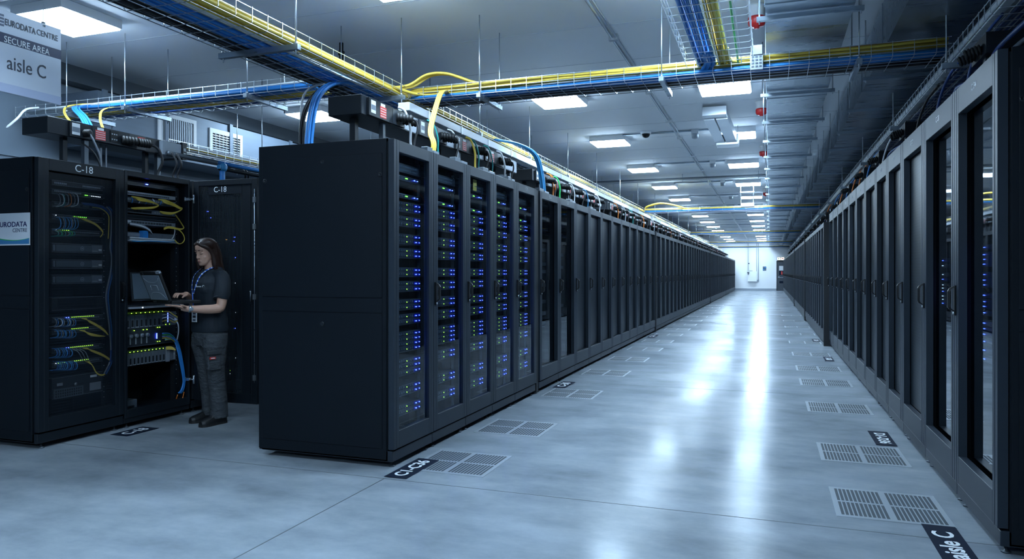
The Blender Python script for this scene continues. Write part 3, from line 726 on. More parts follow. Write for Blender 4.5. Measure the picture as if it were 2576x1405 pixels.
def run(ax, a0, a1, c, z, r, m, label, cat='cable', group=None, n=None, wob=.008, name='data_cable', sides=6):
    n = n or max(4, int((a1-a0)/.5)); pts = []; ph = R.random()*9
    for k in range(n+1):
        a = a0+(a1-a0)*k/n; cc = c+wob*math.sin(a*2.1+ph)+wob*.5*math.sin(a*5.3+ph*2); zz = z+abs(wob*.7*math.sin(a*1.7+ph*3))
        pts.append((cc, a, zz) if ax == 'y' else (a, cc, zz))
    return one(MB().tube(pts, r, m, sides), name, label, cat, group)
def bundle(ax, a0, a1, cs, z, r, m, label, group, wob=.008, sides=6):
    for i, c in enumerate(cs): run(ax, a0, a1, c, z+(.0 if i % 2 == 0 else r*.9), r, m, label, group=group, wob=wob, sides=sides)
def lin(a, b, n): return [a+(b-a)*k/(n-1) for k in range(n)]
zt = TZ+.018
bundle('y', 2.4, 55, lin(-3.44,-3.33,5), zt+.012, .016, 'yellow', 'thick yellow cable along the right side of the long left tray', 'yellow cables in the long left tray')
bundle('y', 2.4, 55, lin(-3.42,-3.345,3), zt+.045, .016, 'yellow', 'thick yellow cable heaped on top in the long left tray', 'upper yellow cables in the long left tray')
bundle('y', 2.4, 55, lin(-3.68,-3.52,6), zt, .017, 'blue', 'blue cable along the middle of the long left tray', 'blue cables in the long left tray')
bundle('y', 2.4, 55, lin(-3.49,-3.47,2), zt, .010, 'cable_white', 'thin white cable between blue and yellow cables in the long left tray', 'white cables in the long left tray')
bundle('y', 2.4, 55, lin(-3.87,-3.72,6), zt, .015, 'cable_black', 'black cable along the left side of the long left tray', 'black cables in the long left tray')
bundle('x', -3.3, 1.28, lin(6.30,6.37,4), zt+.045, .013, 'yellow', 'yellow cable near the front rim of the first cross tray', 'yellow cables in the first cross tray', .014)
bundle('x', -3.3, 1.28, lin(6.29,6.36,3), zt+.070, .012, 'yellow', 'yellow cable heaped along the front rim of the first cross tray', 'upper yellow cables in the first cross tray', .016)
bundle('x', -3.3, 1.28, lin(6.31,6.47,6), zt, .014, 'blue', 'blue cable along the bottom of the first cross tray', 'blue cables in the first cross tray')
bundle('x', -3.3, 1.28, lin(6.50,6.69,7), zt, .013, 'cable_black', 'black cable along the back of the first cross tray', 'black cables in the first cross tray')
run('x', .3, 1.25, 6.33, zt+.095, .008, 'orange', 'thin red orange cable on top of the first cross tray at right')
bundle('y', -1.2, 6.35, lin(-.56,-.44,5), zt+.06, .017, 'blue', 'blue cable in the tray at the top centre', 'blue cables in the top centre tray', .004)
bundle('y', -1.2, 6.33, lin(-.40,-.33,4), zt+.06, .014, 'yellow', 'yellow cable in the tray at the top centre', 'yellow cables in the top centre tray', .004)
run('y', -1.2, 6.4, -.245, zt+.055, .008, 'green', 'single green cable in the tray at the top centre', wob=.003)
bundle('x', -6.85, -3.9, lin(5.58,5.74,5), zt+.012, .019, 'blue', 'thick blue cable in the tray from the left wall', 'blue cables in the left wall tray', .012)
bundle('x', -7.7, -3.9, lin(5.62,5.72,3), zt+.05, .016, 'cable_white', 'pale thick cable on top in the tray from the left wall', 'pale cables in the left wall tray', .012)
bundle('x', -7.7, -3.9, lin(5.78,5.84,3), zt, .014, 'yellow', 'yellow cable in the tray from the left wall', 'yellow cables in the left wall tray', .012)
bundle('x', -7.7, -3.9, lin(5.87,5.99,4), zt, .014, 'dark_blue', 'dark blue cable at the back of the tray from the left wall', 'dark cables in the left wall tray', .012)
bundle('y', 2, 55, lin(1.36,1.58,6), 2.90, .017, 'dark_blue', 'dark blue cable in the tray above the right row', 'dark blue cables in the right tray')
bundle('y', 2, 55, lin(1.60,1.74,4), 2.90, .014, 'cable_grey', 'grey cable in the tray above the right row', 'grey cables in the right tray')
one(MB().box(1.27,2,2.90,1.32,55,2.97,'trunking_white'), 'cable_trunking', 'pale narrow trunking along the tray above the right row', 'trunking')
for (y, nm) in ((20.25,'second'),(32.6,'third'),(43.4,'fourth'),(51.0,'last')):
    bundle('x', -3.3, 1.24, lin(y+.03,y+.12,3), zt+.05, .016, 'yellow', 'yellow cable in the %s cross tray' % nm, 'yellow cables in the %s cross tray' % nm, .012, 5)
    bundle('x', -3.3, 1.24, lin(y+.05,y+.35,5), zt, .018, 'blue', 'blue cable in the %s cross tray' % nm, 'blue cables in the %s cross tray' % nm, .012, 5)
# white lit trunking beside the left busway and above the far C row
t = thing('cable_trunking', 'bright pale metal trunking running along the left row beneath the long tray', 'trunking')
MB().box(-3.28,6.0,2.86,-3.16,55,2.94,'trunking_white').build('trunking_body', t, .004)
tk = MB(); y = 6.4
while y < 40: tk.box(-3.285,y,2.855,-3.155,y+.02,2.945,'zinc'); y += .8
tk.build('joint_strap', t)
t = thing('cable_trunking', 'pale trunking lying in the tray above the cabinets beyond the open cabinet', 'trunking')
MB().box(-6.22,5.95,2.67,-6.06,24,2.76,'trunking_white').build('trunking_body', t, .01)
run('y', 5.95, 24, -6.0, 2.70, .010, 'yellow', 'thin yellow cable in the tray beyond the open cabinet', wob=.01)
one(MB().cyl((-5.95,5.9,2.60),(-5.95,24,2.60),.028,'steel_dark'), 'pipe', 'dark pipe under the tray beyond the open cabinet', 'pipe')
one(MB().cyl((-5.72,6.4,2.56),(-5.72,24,2.56),.02,'blue'), 'pipe', 'blue pipe above the cabinets beyond the open cabinet', 'pipe')
one(MB().cyl((-5.72,6.4,2.50),(-5.72,24,2.50),.022,'frame_black'), 'pipe', 'black pipe directly below the blue pipe, beyond the open cabinet', 'pipe')
t = thing('support_post', 'blue upright pipe post with clamp, standing on the cabinet beyond the open one', 'post', (-5.72, 6.45, HC))
MB().cyl((0,0,0),(0,0,.34),.03,'blue').build('pipe', t); MB().lathe((0,0,.24),(0,0,1),[(.04,0),(.05,.02),(.05,.06),(.04,.08)],'cyan',12).box(-.02,-.06,.26,.02,.06,.30,'cyan').build('clamp', t)
# ---- hangers of trays
def tray_hanger(ax, a, c0, c1, z, label, group, wide=.02):
    t = thing('tray_hanger', label, 'hanger', (0,0,0), 0, group)
    if ax == 'y':
        MB().box(c0-.06,a-wide,z-.05,c1+.06,a+wide,z-.01,'galvanised').build('channel', t)
        for c in (c0-.03, c1+.03): MB().cyl((c,a,z-.08),(c,a,ZC),.0055,'zinc',6).cyl((c,a,z-.005),(c,a,z+.008),.012,'zinc',6).build('threaded_rod', t)
    else:
        MB().box(a-wide,c0-.07,z-.05,a+wide,c1+.07,z-.01,'galvanised').build('channel', t)
        for c in (c0-.04, c1+.04): MB().cyl((a,c,z-.08),(a,c,ZC),.0055,'zinc',6).cyl((a,c,z-.005),(a,c,z+.008),.012,'zinc',6).build('threaded_rod', t)
for i, y in enumerate([4.44, 6.05, 8.0, 9.9, 12.0, 14.2, 16.6, 19, 22, 25, 28, 31.5, 35, 39, 43, 47, 51]):
    tray_hanger('y', y, -3.90, -3.30, TZ, 'rod hanger with channel holding the long left tray, %s from the camera' % ORD[i], 'hangers of the long left tray')
for i, x in enumerate([-2.55, -.87, .66]):
    tray_hanger('x', x, 6.27, 6.72, TZ, 'rod hanger with channel under the first cross tray, %s from the left' % ORD[i], 'hangers of the first cross tray')
for i, x in enumerate([-6.9, -6.1, -4.6]):
    tray_hanger('x', x, 5.55, 6.02, TZ, 'rod hanger under the tray from the left wall, %s from the left' % ORD[i], 'hangers of the left wall tray')
for i, y in enumerate([3.2]):
    tray_hanger('y', y, -.66, -.13, TZ+.06, 'rod hanger holding the top centre tray, %s from the camera' % ORD[i], 'hangers of the top centre tray')
for i, y in enumerate([3.4, 6.0, 8.4, 11, 14, 17, 20.2, 24, 28, 33, 38, 44, 50]):
    tray_hanger('y', y, 1.24, 1.78, 2.88, 'rod hanger holding the tray above the right row, %s from the camera' % ORD[i], 'hangers of the right tray')
for i, y in enumerate([7.4, 10, 13]):
    tray_hanger('y', y, -6.30, -5.98, 2.66, 'rod hanger of the tray beyond the open cabinet, %s in line' % ORD[i], 'hangers beyond the open cabinet')
t = thing('bracket', 'white perforated bracket plate clipped to first cross tray beside the duct', 'bracket', (-.10, 6.25, 3.03))
MB().box(-.05,-.02,-.02,.05,0,.12,'device_light').box(-.045,-.03,.10,.045,0,.18,'cable_grey').build('bracket_plate', t, .003)
g_ = MB()
for k in range(4):
    for q in range(3): g_.box(-.040+q*.030,-.023,.0+k*.026,-.020+q*.030,-.019,.014+k*.026,'steel_dark')
g_.build('hole_grid', t)
one(MB().box(-.11,6.9,3.62,.05,7.06,3.75,'device_light',), 'junction_box', 'small grey ceiling junction box behind the first cross tray', 'junction box', bevel=.004)
one(MB().cyl((-4.22,6.5,3.20),(-4.22,6.5,ZC),.022,'frame_black').cyl((-4.22,6.5,3.62),(-4.22,6.5,3.66),.035,'frame_black'), 'ceiling_rod', 'thick black ceiling rod left of the long tray', 'rod')
# ---- loose cables around the junctions
def smooth(pts, k=6):
    P = [Vector(p) for p in pts]; out = []
    for i in range(len(P)-1):
        p0, p1, p2, p3 = P[max(0,i-1)], P[i], P[i+1], P[min(len(P)-1,i+2)]
        for s_ in range(k):
            u = s_/k; out.append(.5*((2*p1)+(-p0+p2)*u+(2*p0-5*p1+4*p2-p3)*u*u+(-p0+3*p1-3*p2+p3)*u**3))
    out.append(P[-1]); return out
def loose(pts, r, m, label, group=None, name='data_cable', cat='cable', n=8): return one(MB().tube(smooth(pts), r, m, n), name, label, cat, group)
def drop(pts, offs, r, m, label, group):
    for (dx, dy) in offs: loose([(p[0]+dx, p[1]+dy, p[2]) for p in pts], r, m, label, group)
drop([(-3.55,5.75,3.06),(-3.62,5.45,3.02),(-3.68,5.25,2.85),(-3.70,5.17,2.5),(-3.68,5.15,2.2),(-3.68,5.15,1.8)], [(0,0),(.025,0),(.05,.01),(.012,.02),(.038,.025)], .014, 'blue', 'blue cable dropping from the long tray behind the corner cabinet', 'blue drop behind the corner cabinet')
drop([(-3.62,5.85,3.06),(-3.74,5.45,2.98),(-3.80,5.25,2.7),(-3.78,5.2,2.3),(-3.76,5.2,1.9)], [(0,0),(.02,.01)], .012, 'cable_black', 'black cable dropping beside the blue bundle behind the corner cabinet', 'black drop behind the corner cabinet')
drop([(-3.74,5.5,3.04),(-3.86,5.35,2.9),(-3.85,5.3,2.4),(-3.84,5.3,1.9)], [(0,0)], .010, 'cable_white', 'pale cable left of the blue bundle behind the corner cabinet', None)
drop([(-2.95,6.34,3.08),(-2.86,6.1,3.04),(-2.80,5.85,2.92),(-2.80,5.68,2.6),(-2.74,5.62,2.45),(-2.76,5.60,2.27)], [(0,0),(.016,0),(.030,.005),(.012,.015)], .010, 'yellow', 'yellow cable dropping from the cross tray onto the lit cabinets', 'yellow drop over the lit cabinets')
drop([(-3.40,6.05,3.10),(-3.28,6.22,3.16),(-3.12,6.28,3.26),(-2.92,6.31,3.26),(-2.68,6.33,3.17),(-2.45,6.34,3.10)], [(0,0),(0,.03),(.02,.055)], .013, 'yellow', 'yellow cable arching over the corner of the two trays', 'yellow arch at the tray junction')
drop([(-3.40,5.6,3.10),(-3.36,5.95,3.10),(-3.22,6.28,3.08),(-3.0,6.33,3.08),(-2.6,6.33,3.08)], [(0,0),(0,.03),(.02,.06)], .013, 'yellow', 'yellow cable turning from the long tray into the cross tray', 'yellow turn at the tray junction')
drop([(-3.34,8.6,3.05),(-3.15,8.95,3.04),(-2.98,9.2,2.92),(-2.92,9.30,2.6),(-2.90,9.32,2.27)], [(0,0),(.03,0),(.015,.03),(.045,.02)], .014, 'cyan', 'light blue cable dropping from the tray onto the second left block', 'light blue drop on the second left block')
drop([(-.50,5.9,3.10),(-.50,6.2,3.10),(-.58,6.36,3.06),(-.80,6.42,3.05),(-1.2,6.44,3.05)], [(0,0),(.03,0),(.06,.02),(.015,.03)], .016, 'blue', 'blue cable bending from the top tray into the cross tray', 'blue bend at the top tray')
drop([(-.36,5.9,3.12),(-.36,6.2,3.12),(-.28,6.30,3.11),(-.05,6.34,3.11),(.35,6.35,3.11)], [(0,0),(.03,0),(.05,.03),(.02,.04)], .009, 'yellow', 'yellow cable bending from the top tray rightwards', 'yellow bend at the top tray')
drop([(-.36,5.9,3.12),(-.38,6.2,3.12),(-.5,6.32,3.10),(-.8,6.34,3.09)], [(0,0),(.03,.01)], .009, 'yellow', 'yellow cable bending from the top tray leftwards', 'yellow left bend at the top tray')
drop([(-6.6,5.62,3.09),(-6.84,5.58,3.09),(-6.80,5.50,3.04),(-6.5,5.34,2.90),(-6.24,5.19,2.74)], [(0,0),(.03,0),(.055,.0),(.08,.01)], .010, 'blue', 'bright blue cable dropping from the left tray onto the black power rail', 'blue drop on the left power rail')
drop([(-6.6,5.66,3.12),(-6.92,5.56,3.10),(-6.80,5.40,2.98),(-6.28,5.10,2.74)], [(0,0),(.02,0)], .006, 'yellow', 'yellow cable dropping left of the blue bundle over the black power rail', 'yellow drop on the left power rail')
drop([(-6.2,5.62,3.05),(-6.42,5.54,3.02),(-6.36,5.44,2.90),(-6.18,5.33,2.74)], [(0,0),(.02,.0)], .006, 'yellow', 'short yellow cable dropping right of the blue bundle over the black power rail', 'yellow drop right on the left power rail')
loose([(-7.32,5.52,3.10),(-7.28,5.35,3.04),(-7.26,5.25,2.93),(-7.33,5.18,2.82)], [.012]*18+[.004], 'cable_white', 'white cable end hanging from the tray at the left edge')
drop([(-2.16,20.3,3.1),(-2.5,20.27,3.22),(-2.9,20.3,3.28),(-3.25,20.35,3.2),(-3.3,20.4,3.12)], [(0,0),(0,.05),(.02,.1)], .02, 'yellow', 'yellow cable hump at the left end of the second cross tray', 'yellow hump of the second cross tray')
# ================================================================ power rails with tap-off plugs
def corr(mb, p, ax, L, r, m):   # ribbed plug
    prof = [(r*.7,0)]; n = 5
    for k in range(n): h = L*(k+.2)/n; prof += [(r,h),(r,h+L*.45/n),(r*.82,h+L*.55/n),(r*.82,h+L*.8/n)]
    prof += [(r*.5,L)]
    mb.lathe(p, ax, prof, m, 12)
def busway(x0, x1, z0, z1, ya, yb, label, legs=None):
    t = thing('power_rail', label, 'power rail')
    MB().box(x0, ya, z0, x1, yb, z1, 'frame_black').build('housing', t, .004)
    MB().box(x1, ya+.42, z0+.012, x1+.004, yb, z1-.012, 'device_light' if x1 > -4 else 'frame_black').build('front_rail', t)
    if legs:
        for (lx, ly, m) in legs: MB().box(lx-.022,ly-.022,HC,lx+.022,ly+.022,z0,m).build('support_leg', t)
        return t
    b = MB(); y = ya+.15
    m1 = MB().box(x0+.12, -.025, HL, x0+.17, .025, z0, 'frame_black').mesh('support_leg'); m2 = MB().box(x1-.06, .22, HL, x1-.02, .26, z0, 'steel_dark').mesh('support_leg')
    while y < yb-.1: link('support_leg', m1, t, loc=(0,y,0)); link('support_leg', m2, t, loc=(0,y,0)); y += 1.55
    return t
def tapoff(label, grp, variant=0):
    t = thing('tap_off_box', label, 'tap-off box', (0,0,0), 0, grp)
    b = MB().box(0,-.30,-.07,.022,.08,.07,'frame_black'); b.box(.0,.09,-.065,.018,.30,.065,'device_dark'); b.build('box_body', t, .002)
    MB().box(.022,-.27,-.045,.0235,-.20,.055,'sticker_white').box(.0235,-.268,-.02,.024,-.202,.02,'sticker_grey').build('rating_label', t)
    b = MB().box(.022,-.13,-.055,.0235,-.03,.035,'sticker_red')
    for k in range(4): b.box(.0235,-.125,-.045+k*.02,.0238,-.035,-.040+k*.02,'sticker_white')
    b.box(.022,-.12,.035,.0235,-.05,.06,'sticker_white'); b.build('warning_label', t)
    b = MB(); corr(b, (.018,.15,0), (.75,.66,-.05), .14, .036, 'rubber'); corr(b, (.018,.26,-.01), (.75,.66,-.1), .13, .032, 'rubber'); b.build('plug', t)
    b = MB().tube(smooth([(.10,.24,0),(.135,.28,-.02),(.145,.29,-.09),(.12,.28,-.20),(.10,.28,-.40)]), .009, 'cable_black', 8); b.build('power_lead', t)
    return t
RX0, RX1, RZ0, RZ1 = -3.305, -3.0, 2.59, 2.745
runs = [(4.90,8.55,'over the lit cabinets, its black end facing the camera'),(9.20,13.4,'over the near half of the second left block'),(14.0,18.6,'over the far end of the second left block'),(19.1,25.0,'over the third left block'),(25.5,32.0,'over the far half of the third left block'),(32.6,44.0,'over the fourth left block'),(44.6,55.8,'over the last left block')]
for a, b_, n_ in runs: busway(RX0, RX1, RZ0, RZ1, a, b_, 'long black power rail '+n_)
tp = tapoff('', 'tap-off boxes along the left power rail'); tpk = kidlist(tp); k = 0
ty = [5.28, 6.15, 6.95, 7.75, 9.6, 10.4, 11.2, 12.0, 12.8, 14.4, 15.2, 16.0, 16.9, 17.8]
y = 19.5
while y < 55: ty.append(y); y += .95
for k, y in enumerate(ty):
    if any(a < y < b_-.2 for a, b_, _ in runs):
        lab = 'black tap-off box with red and white labels and plugs, %s along the left power rail' % ORD[k] if k < 30 else 'small black tap-off box with plugs on the far part of the left power rail'
        if k == 0: tp.location = (RX1, y, 2.667); tp['label'] = lab
        else:
            o = dup(tp, tpk, (RX1, y, 2.667), 0, lab)
            if k >= 30: o['group'] = 'far tap-off boxes'
# assorted coloured leads dropping from the left power rail
for i, (y, m, x2) in enumerate([(5.55,'cable_white',-2.75),(6.1,'teal',-2.7),(6.55,'cable_white',-2.72),(7.0,'yellow',-2.72),(7.1,'teal',-2.75),(7.5,'teal',-2.7),(7.9,'cable_white',-2.8),(9.9,'orange',-2.75),(10.0,'orange',-2.7),(10.25,'green',-2.72),(11.1,'cable_white',-2.7),(12.0,'cyan',-2.8),(12.9,'cable_white',-2.7),(14.6,'orange',-2.7),(15.4,'cable_white',-2.7),(16.3,'teal',-2.75),(17.8,'orange',-2.7),(19.5,'cable_white',-2.7),(21,'cable_grey',-2.75),(23,'orange',-2.7)]):
    nm = {'cable_white':'white','cable_grey':'grey'}.get(m, m)
    x1_ = RX1+.03
    loose([(x1_-.02,y-.08,2.76),(x1_+.03,y-.05,2.73),(x1_+.06,y-.01,2.60),(x1_+.05,y+.02,2.45),(x1_+.09,y+.03,HL)], .008 if i%3 else .011, m, '%s lead dropping from the left power rail, %s from the corner' % (nm, ORD[i]), 'coloured leads on the left row')
# low metal bits on cabinet tops under the rail
for i, (y, l) in enumerate([(5.2,.3),(5.75,.35),(6.4,.4),(7.1,.3),(8.2,.5),(9.6,.4),(10.8,.5)]):
    one(MB().box(-.04,0,0,.04,l,.05,'device_grey').box(-.03,.03,.05,.03,l*.4,.09,'steel_dark').box(-.02,l*.55,.05,.02,l*.9,.08,'device_grey'), 'cable_entry', 'grey cable entry strip on the left cabinet tops, %s from the corner' % ORD[i], 'cable entry', 'cable entries on the left row', loc=(-2.62, y, HL), bevel=.003)
# ---- left (C-18) power rail
bt = busway(-6.32, -6.0, 2.585, 2.735, 4.61, 5.92, 'black power rail box on posts above the C-18 cabinets', [(-6.1,4.84,'frame_black'),(-6.04,5.01,'steel_dark'),(-6.1,5.76,'frame_black'),(-6.04,5.86,'steel_dark')])
t = thing('tap_off_box', 'black tap-off unit with white label and round plug on the C-18 rail', 'tap-off box', (-6.0, 4.86, 2.66))
MB().box(0,-.05,-.07,.02,.17,.07,'frame_black').build('box_body', t, .002)
MB().box(.02,-.03,-.05,.0215,.05,.055,'sticker_white').box(.0215,-.028,-.025,.022,.048,.02,'sticker_grey').build('rating_label', t)
b = MB(); corr(b, (.02,.10,-.02), (1,.2,0), .06, .035, 'rubber'); b.build('plug', t)
MB().tube(smooth([(.07,.11,-.03),(.09,.14,-.10),(.10,.20,-.25),(.06,.22,-.42)]), .010, 'cable_grey', 8).build('power_lead', t)
t = thing('tap_off_box', 'black tap-off unit with red label and breakers on the C-18 rail', 'tap-off box', (-6.0, 5.12, 2.66))
MB().box(0,-.08,-.07,.022,.34,.07,'frame_black').build('box_body', t, .002)
b = MB().box(.022,-.05,-.055,.0235,.06,.035,'sticker_red')
for k in range(4): b.box(.0235,-.045,-.045+k*.02,.0238,.055,-.040+k*.02,'sticker_white')
b.box(.022,-.03,.035,.0235,.04,.06,'sticker_white'); b.build('warning_label', t)
b = MB().box(.022,.11,-.05,.03,.20,.055,'gloss_black')
for q in range(3): b.box(.03,.12+q*.025,.02,.034,.132+q*.025,.03,'device_light').box(.03,.12+q*.025,-.03,.034,.132+q*.025,-.02,'device_light')
b.build('breaker', t)
MB().lathe((.022,.27,0),(1,0,0),[(.035,0),(.035,.02),(.02,.022)],'gloss_black',16).build('socket', t)
t = thing('tap_off_box', 'large ribbed black plug with pink label at the right of the C-18 rail', 'tap-off box', (-6.0, 5.46, 2.66))
b = MB(); corr(b, (.03,-.10,-.01), (.35,1,0), .15, .042, 'rubber'); corr(b, (.08,.05,-.015), (.35,1,0), .12, .045, 'rubber'); b.build('plug', t)
MB().box(.0,-.12,-.07,.015,.20,.07,'device_dark').box(.015,.10,-.03,.017,.19,.055,'sticker_red').build('box_body', t)
MB().tube(smooth([(.12,.15,-.02),(.16,.22,-.06),(.17,.26,-.18),(.13,.24,-.30),(.15,.22,-.42)]), .013, 'cable_black', 8).build('power_lead', t)
t = thing('control_box', 'grey blank box with dark end at the right end of the C-18 rail', 'box', (-6.0, 5.90, 2.655))
MB().box(-.25,-.06,-.075,.05,.20,.07,'device_grey').build('box_body', t, .004); MB().box(-.26,.20,-.09,.06,.26,.09,'frame_black').box(.06,.215,-.05,.063,.245,-.02,'sticker_white').box(.06,.215,.0,.063,.245,.03,'sticker_white').build('end_cap', t)
one(MB().tube(smooth([(-6.0,4.95,2.55),(-5.9,5.0,2.45),(-5.88,5.05,2.3),(-5.9,5.05,2.24)]),.008,'cable_black'), 'power_cable', 'thin black lead hanging by the first post of the C-18 rail', 'cable')
one(MB().cyl((-6.1,5.23,2.24),(-6.1,5.23,2.585),.012,'cable_grey').cyl((-6.08,5.275,2.24),(-6.08,5.275,2.585),.007,'cable_grey'), 'pipe', 'pair of thin grey upright pipes under the C-18 rail', 'pipe')
for i, y in enumerate([5.86, 5.92, 6.9, 6.95]):
    loose([(-5.85,y,2.6),(-5.80,y+.02,2.48),(-5.86,y+.03,2.36),(-5.8,y+.05,2.24)], .011, 'cable_black', 'black looped lead behind the C-18 rail, %s in line' % ORD[i], 'black leads behind the C-18 rail')
# ---- right row clutter above the cabinets
for i in range(14):
    x = 1.24+.05*(i % 7); pts = []; y = 4.1; zb0 = 2.50+.035*(i//3)
    while y < 56: pts.append((x+R.uniform(-.04,.04), y, zb0+R.uniform(-.05,.06))); y += R.uniform(.35,.8) if y < 16 else R.uniform(1,2.2)
    m = ['dark_blue','cable_black','cable_grey','dark_blue','cable_black','blue','yellow'][i % 7]
    loose(pts, .010+.004*(i%2), m, 'loosely laid %s cable on top of the right row cabinets' % {'cable_black':'black','cable_grey':'grey'}.get(m, m.replace('_',' ')), '%s cables on the right row' % m.replace('_',' '), n=5)
for i, (y, m) in enumerate([(5.2,'dark_blue'),(6.1,'dark_blue'),(6.9,'cable_black'),(8.9,'cable_white'),(10.3,'blue'),(11.2,'orange'),(12.1,'orange'),(13.0,'blue'),(14.2,'orange'),(15.6,'blue'),(17.5,'orange')]):
    loose([(1.3,y-.2,2.88),(1.26,y,2.82),(1.22,y+.1,2.70),(1.20,y+.15,2.55),(1.25,y+.2,HR)], .010, m, '%s lead looping down onto the right row, %s from the right edge' % ({'cable_black':'black','cable_white':'white'}.get(m, m.replace('_',' ')), ORD[i]), 'leads on the right row')
for i, y in enumerate([4.95, 7.6, 9.3, 10.7, 12.6, 14.6, 16.2, 17.6, 19.2, 20.8, 22.5, 24.2, 26, 28, 30, 32, 34.5, 37, 40, 43, 46, 49]):
    t = thing('tap_off_box', 'dark tap-off box above the right row, %s from the right edge' % ORD[i], 'tap-off box', (1.2, y, 2.42 if y < 14.4 else 2.28), 0, 'tap-off boxes above the right row')
    hh = .30 if y < 14.4 else .36
    MB().box(0,0,0,.04,.05,hh+.05,'steel_dark').box(-.02,-.1,hh-.10,.2,.22,hh+.02,'frame_black').build('box_body', t)
    b = MB(); corr(b, (-.02,.0,hh-.05), (-1,.3,-.3), .09, .032, 'rubber'); corr(b, (-.02,.14,hh-.05), (-1,.3,-.3), .09, .032, 'rubber'); b.build('plug', t)
# ================================================================ equipment inside the two C-18 cabinets
EX = XC-.10
def cf_(px, py): return onX(px, py, EX)
YA0, YA1 = cf_(130, 600)[0], cf_(258, 600)[0]
YB0, YB1 = CA1+.045, cf_(441, 600)[0]
def zA(py): return onX(195, py, EX)[1]
def zB(py): return onX(385, py, EX)[1]
def dev(name, label, cat, y0, y1, z, h, m='device_dark', d=.4, parts=(), group=None):
    t = thing(name, label, cat, (EX, y0, z-h/2), 0, group); W = y1-y0
    MB().box(-d,0,0,0,W,h,m).box(0,0,h-.003,.003,W,h,'device_grey').box(0,0,0,.003,W,.003,'device_grey').build('chassis', t)
    return t, W
def ports(t, W, z, n, m='device_line', y0=.02, y1=None, hz=.012, nm='port_row', x=.0):
    b = MB(); y1 = y1 or W-.02; s = (y1-y0)/n
    for k in range(n): b.box(x, y0+k*s, z, x+.004, y0+k*s+s*.7, z+hz, m)
    b.build(nm, t)
def leds(t, ys, z, m, nm='status_light', s=.0042):
    b = MB()
    for y in ys: b.box(.003, y, z, .008, y+s, z+s, m)
    b.build(nm, t)
# --- cabinet A
t, W = dev('jack_field', 'grey patch panel with white sockets at the top of the C-18 cabinet', 'patch panel', YA0, YA1, zA(466), .04)
ports(t, W, .012, 7, 'device_light', .02, .13, .014); ports(t, W, .012, 14, 'device_light', .27, W-.02, .014, 'port_row'); ports(t, W, .004, 18, 'device_line', .03, W-.05, .005)
t, W = dev('network_switch', 'switch with a green light and pale looping cables, upper C-18 cabinet', 'network switch', YA0, YA1, zA(488), .040)
ports(t, W, .02, 16, 'device_light', .02, .26, .012); ports(t, W, .012, 8, 'device_light', .33, W-.03, .010); leds(t, [.29,.30,.31], .016, 'led_green'); leds(t, [.35+.016*k for k in range(6)], .014, 'led_white')
t, W = dev('cable_manager', 'dark cable manager below the top switch in the C-18 cabinet', 'cable manager', YA0, YA1, zA(517), .035); ports(t, W, .008, 5, 'device_line', .02, W-.02, .018)
for j, (py, g0, g1, nm) in enumerate([(549,.19,.30,'third'),(584,.05,.15,'fourth'),(800,.17,.38,'fifth'),(829,.17,.32,'sixth'),(875,.16,.36,'seventh'),(910,.05,.33,'eighth')]):
    t, W = dev('network_switch', '%s black switch from the top with green port lights in the C-18 cabinet' % nm, 'network switch', YA0, YA1, zA(py), .040)
    ports(t, W, .016, 24, 'device_grey', .02, W-.03, .011)
    ys = []; y = g0
    while y < g1: ys.append(y); y += .018
    leds(t, ys, .030, 'led_lime' if j != 0 else 'led_green', 'port_light')
    leds(t, [.12, .14] if j in (2,4) else [.03], .030, 'led_blue' if j in (2,4) else 'led_white')
for j, py in enumerate([624.5, 663.5, 702]):
    t, W = dev('rack_server', 'two-unit grey server with round badge, %s of three in the C-18 cabinet' % ['upper','middle','lower'][j], 'server', YA0, YA1, zA(py), .072, 'device_dark', .6)
    MB().box(.003,.03,.010,.010,W-.115,.062,'device_line').build('bezel', t); MB().box(.003,W-.11,.006,.008,W-.01,.066,'device_grey').box(.008,W-.045,.022,.0085,W-.015,.036,'sticker_white').box(.008,W-.105,.014,.0085,W-.055,.022,'device_light').build('label_plate', t)
    b = MB(); rings = []
    for k in range(20):
        a = 2*math.pi*k/20; a2 = 2*math.pi*(k+1)/20
        b.add([(.0105,.26+math.cos(q)*r_,.036+math.sin(q)*r_) for q, r_ in ((a,.013),(a2,.013),(a2,.017),(a,.017))],[(0,1,2,3)],'device_light')
    b.box(.0105,.252,.032,.011,.268,.040,'device_light'); b.build('round_badge', t)
    MB().box(.003,.006,.012,.009,.022,.060,'device_grey').build('control_ear', t)
t, W = dev('blank_panel', 'unlit black device with dark screen in the middle of the C-18 cabinet', 'server', YA0, YA1, zA(762), .10, 'inside_black'); MB().box(.0,.05,.01,.005,W-.06,.09,'gloss_black').build('dark_screen', t)
t, W = dev('storage_server', 'deep black storage server with grille and white label, bottom of the C-18 cabinet', 'server', YA0, YA1, zA(968), .165, 'device_dark', .5)
g_ = MB().box(.003,.01,.0,.012,.27,.075,'device_line')
for r_ in range(3):
    for q in range(12): g_.box(.012,.022+q*.02,.010+r_*.021,.0125,.034+q*.02,.024+r_*.021,'inside_black')
g_.build('grille', t); MB().box(.003,.335,.02,.005,W-.02,.085,'device_light').build('label_plate', t); MB().box(.003,.34,.13,.006,.40,.148,'sticker_white').box(.003,.04,.10,.006,.09,.122,'device_light').build('name_plate', t)
MB().lathe((.003,.205,.095),(1,0,0),[(.012,0),(.012,.006)],'device_light',12).build('key_lock', t)
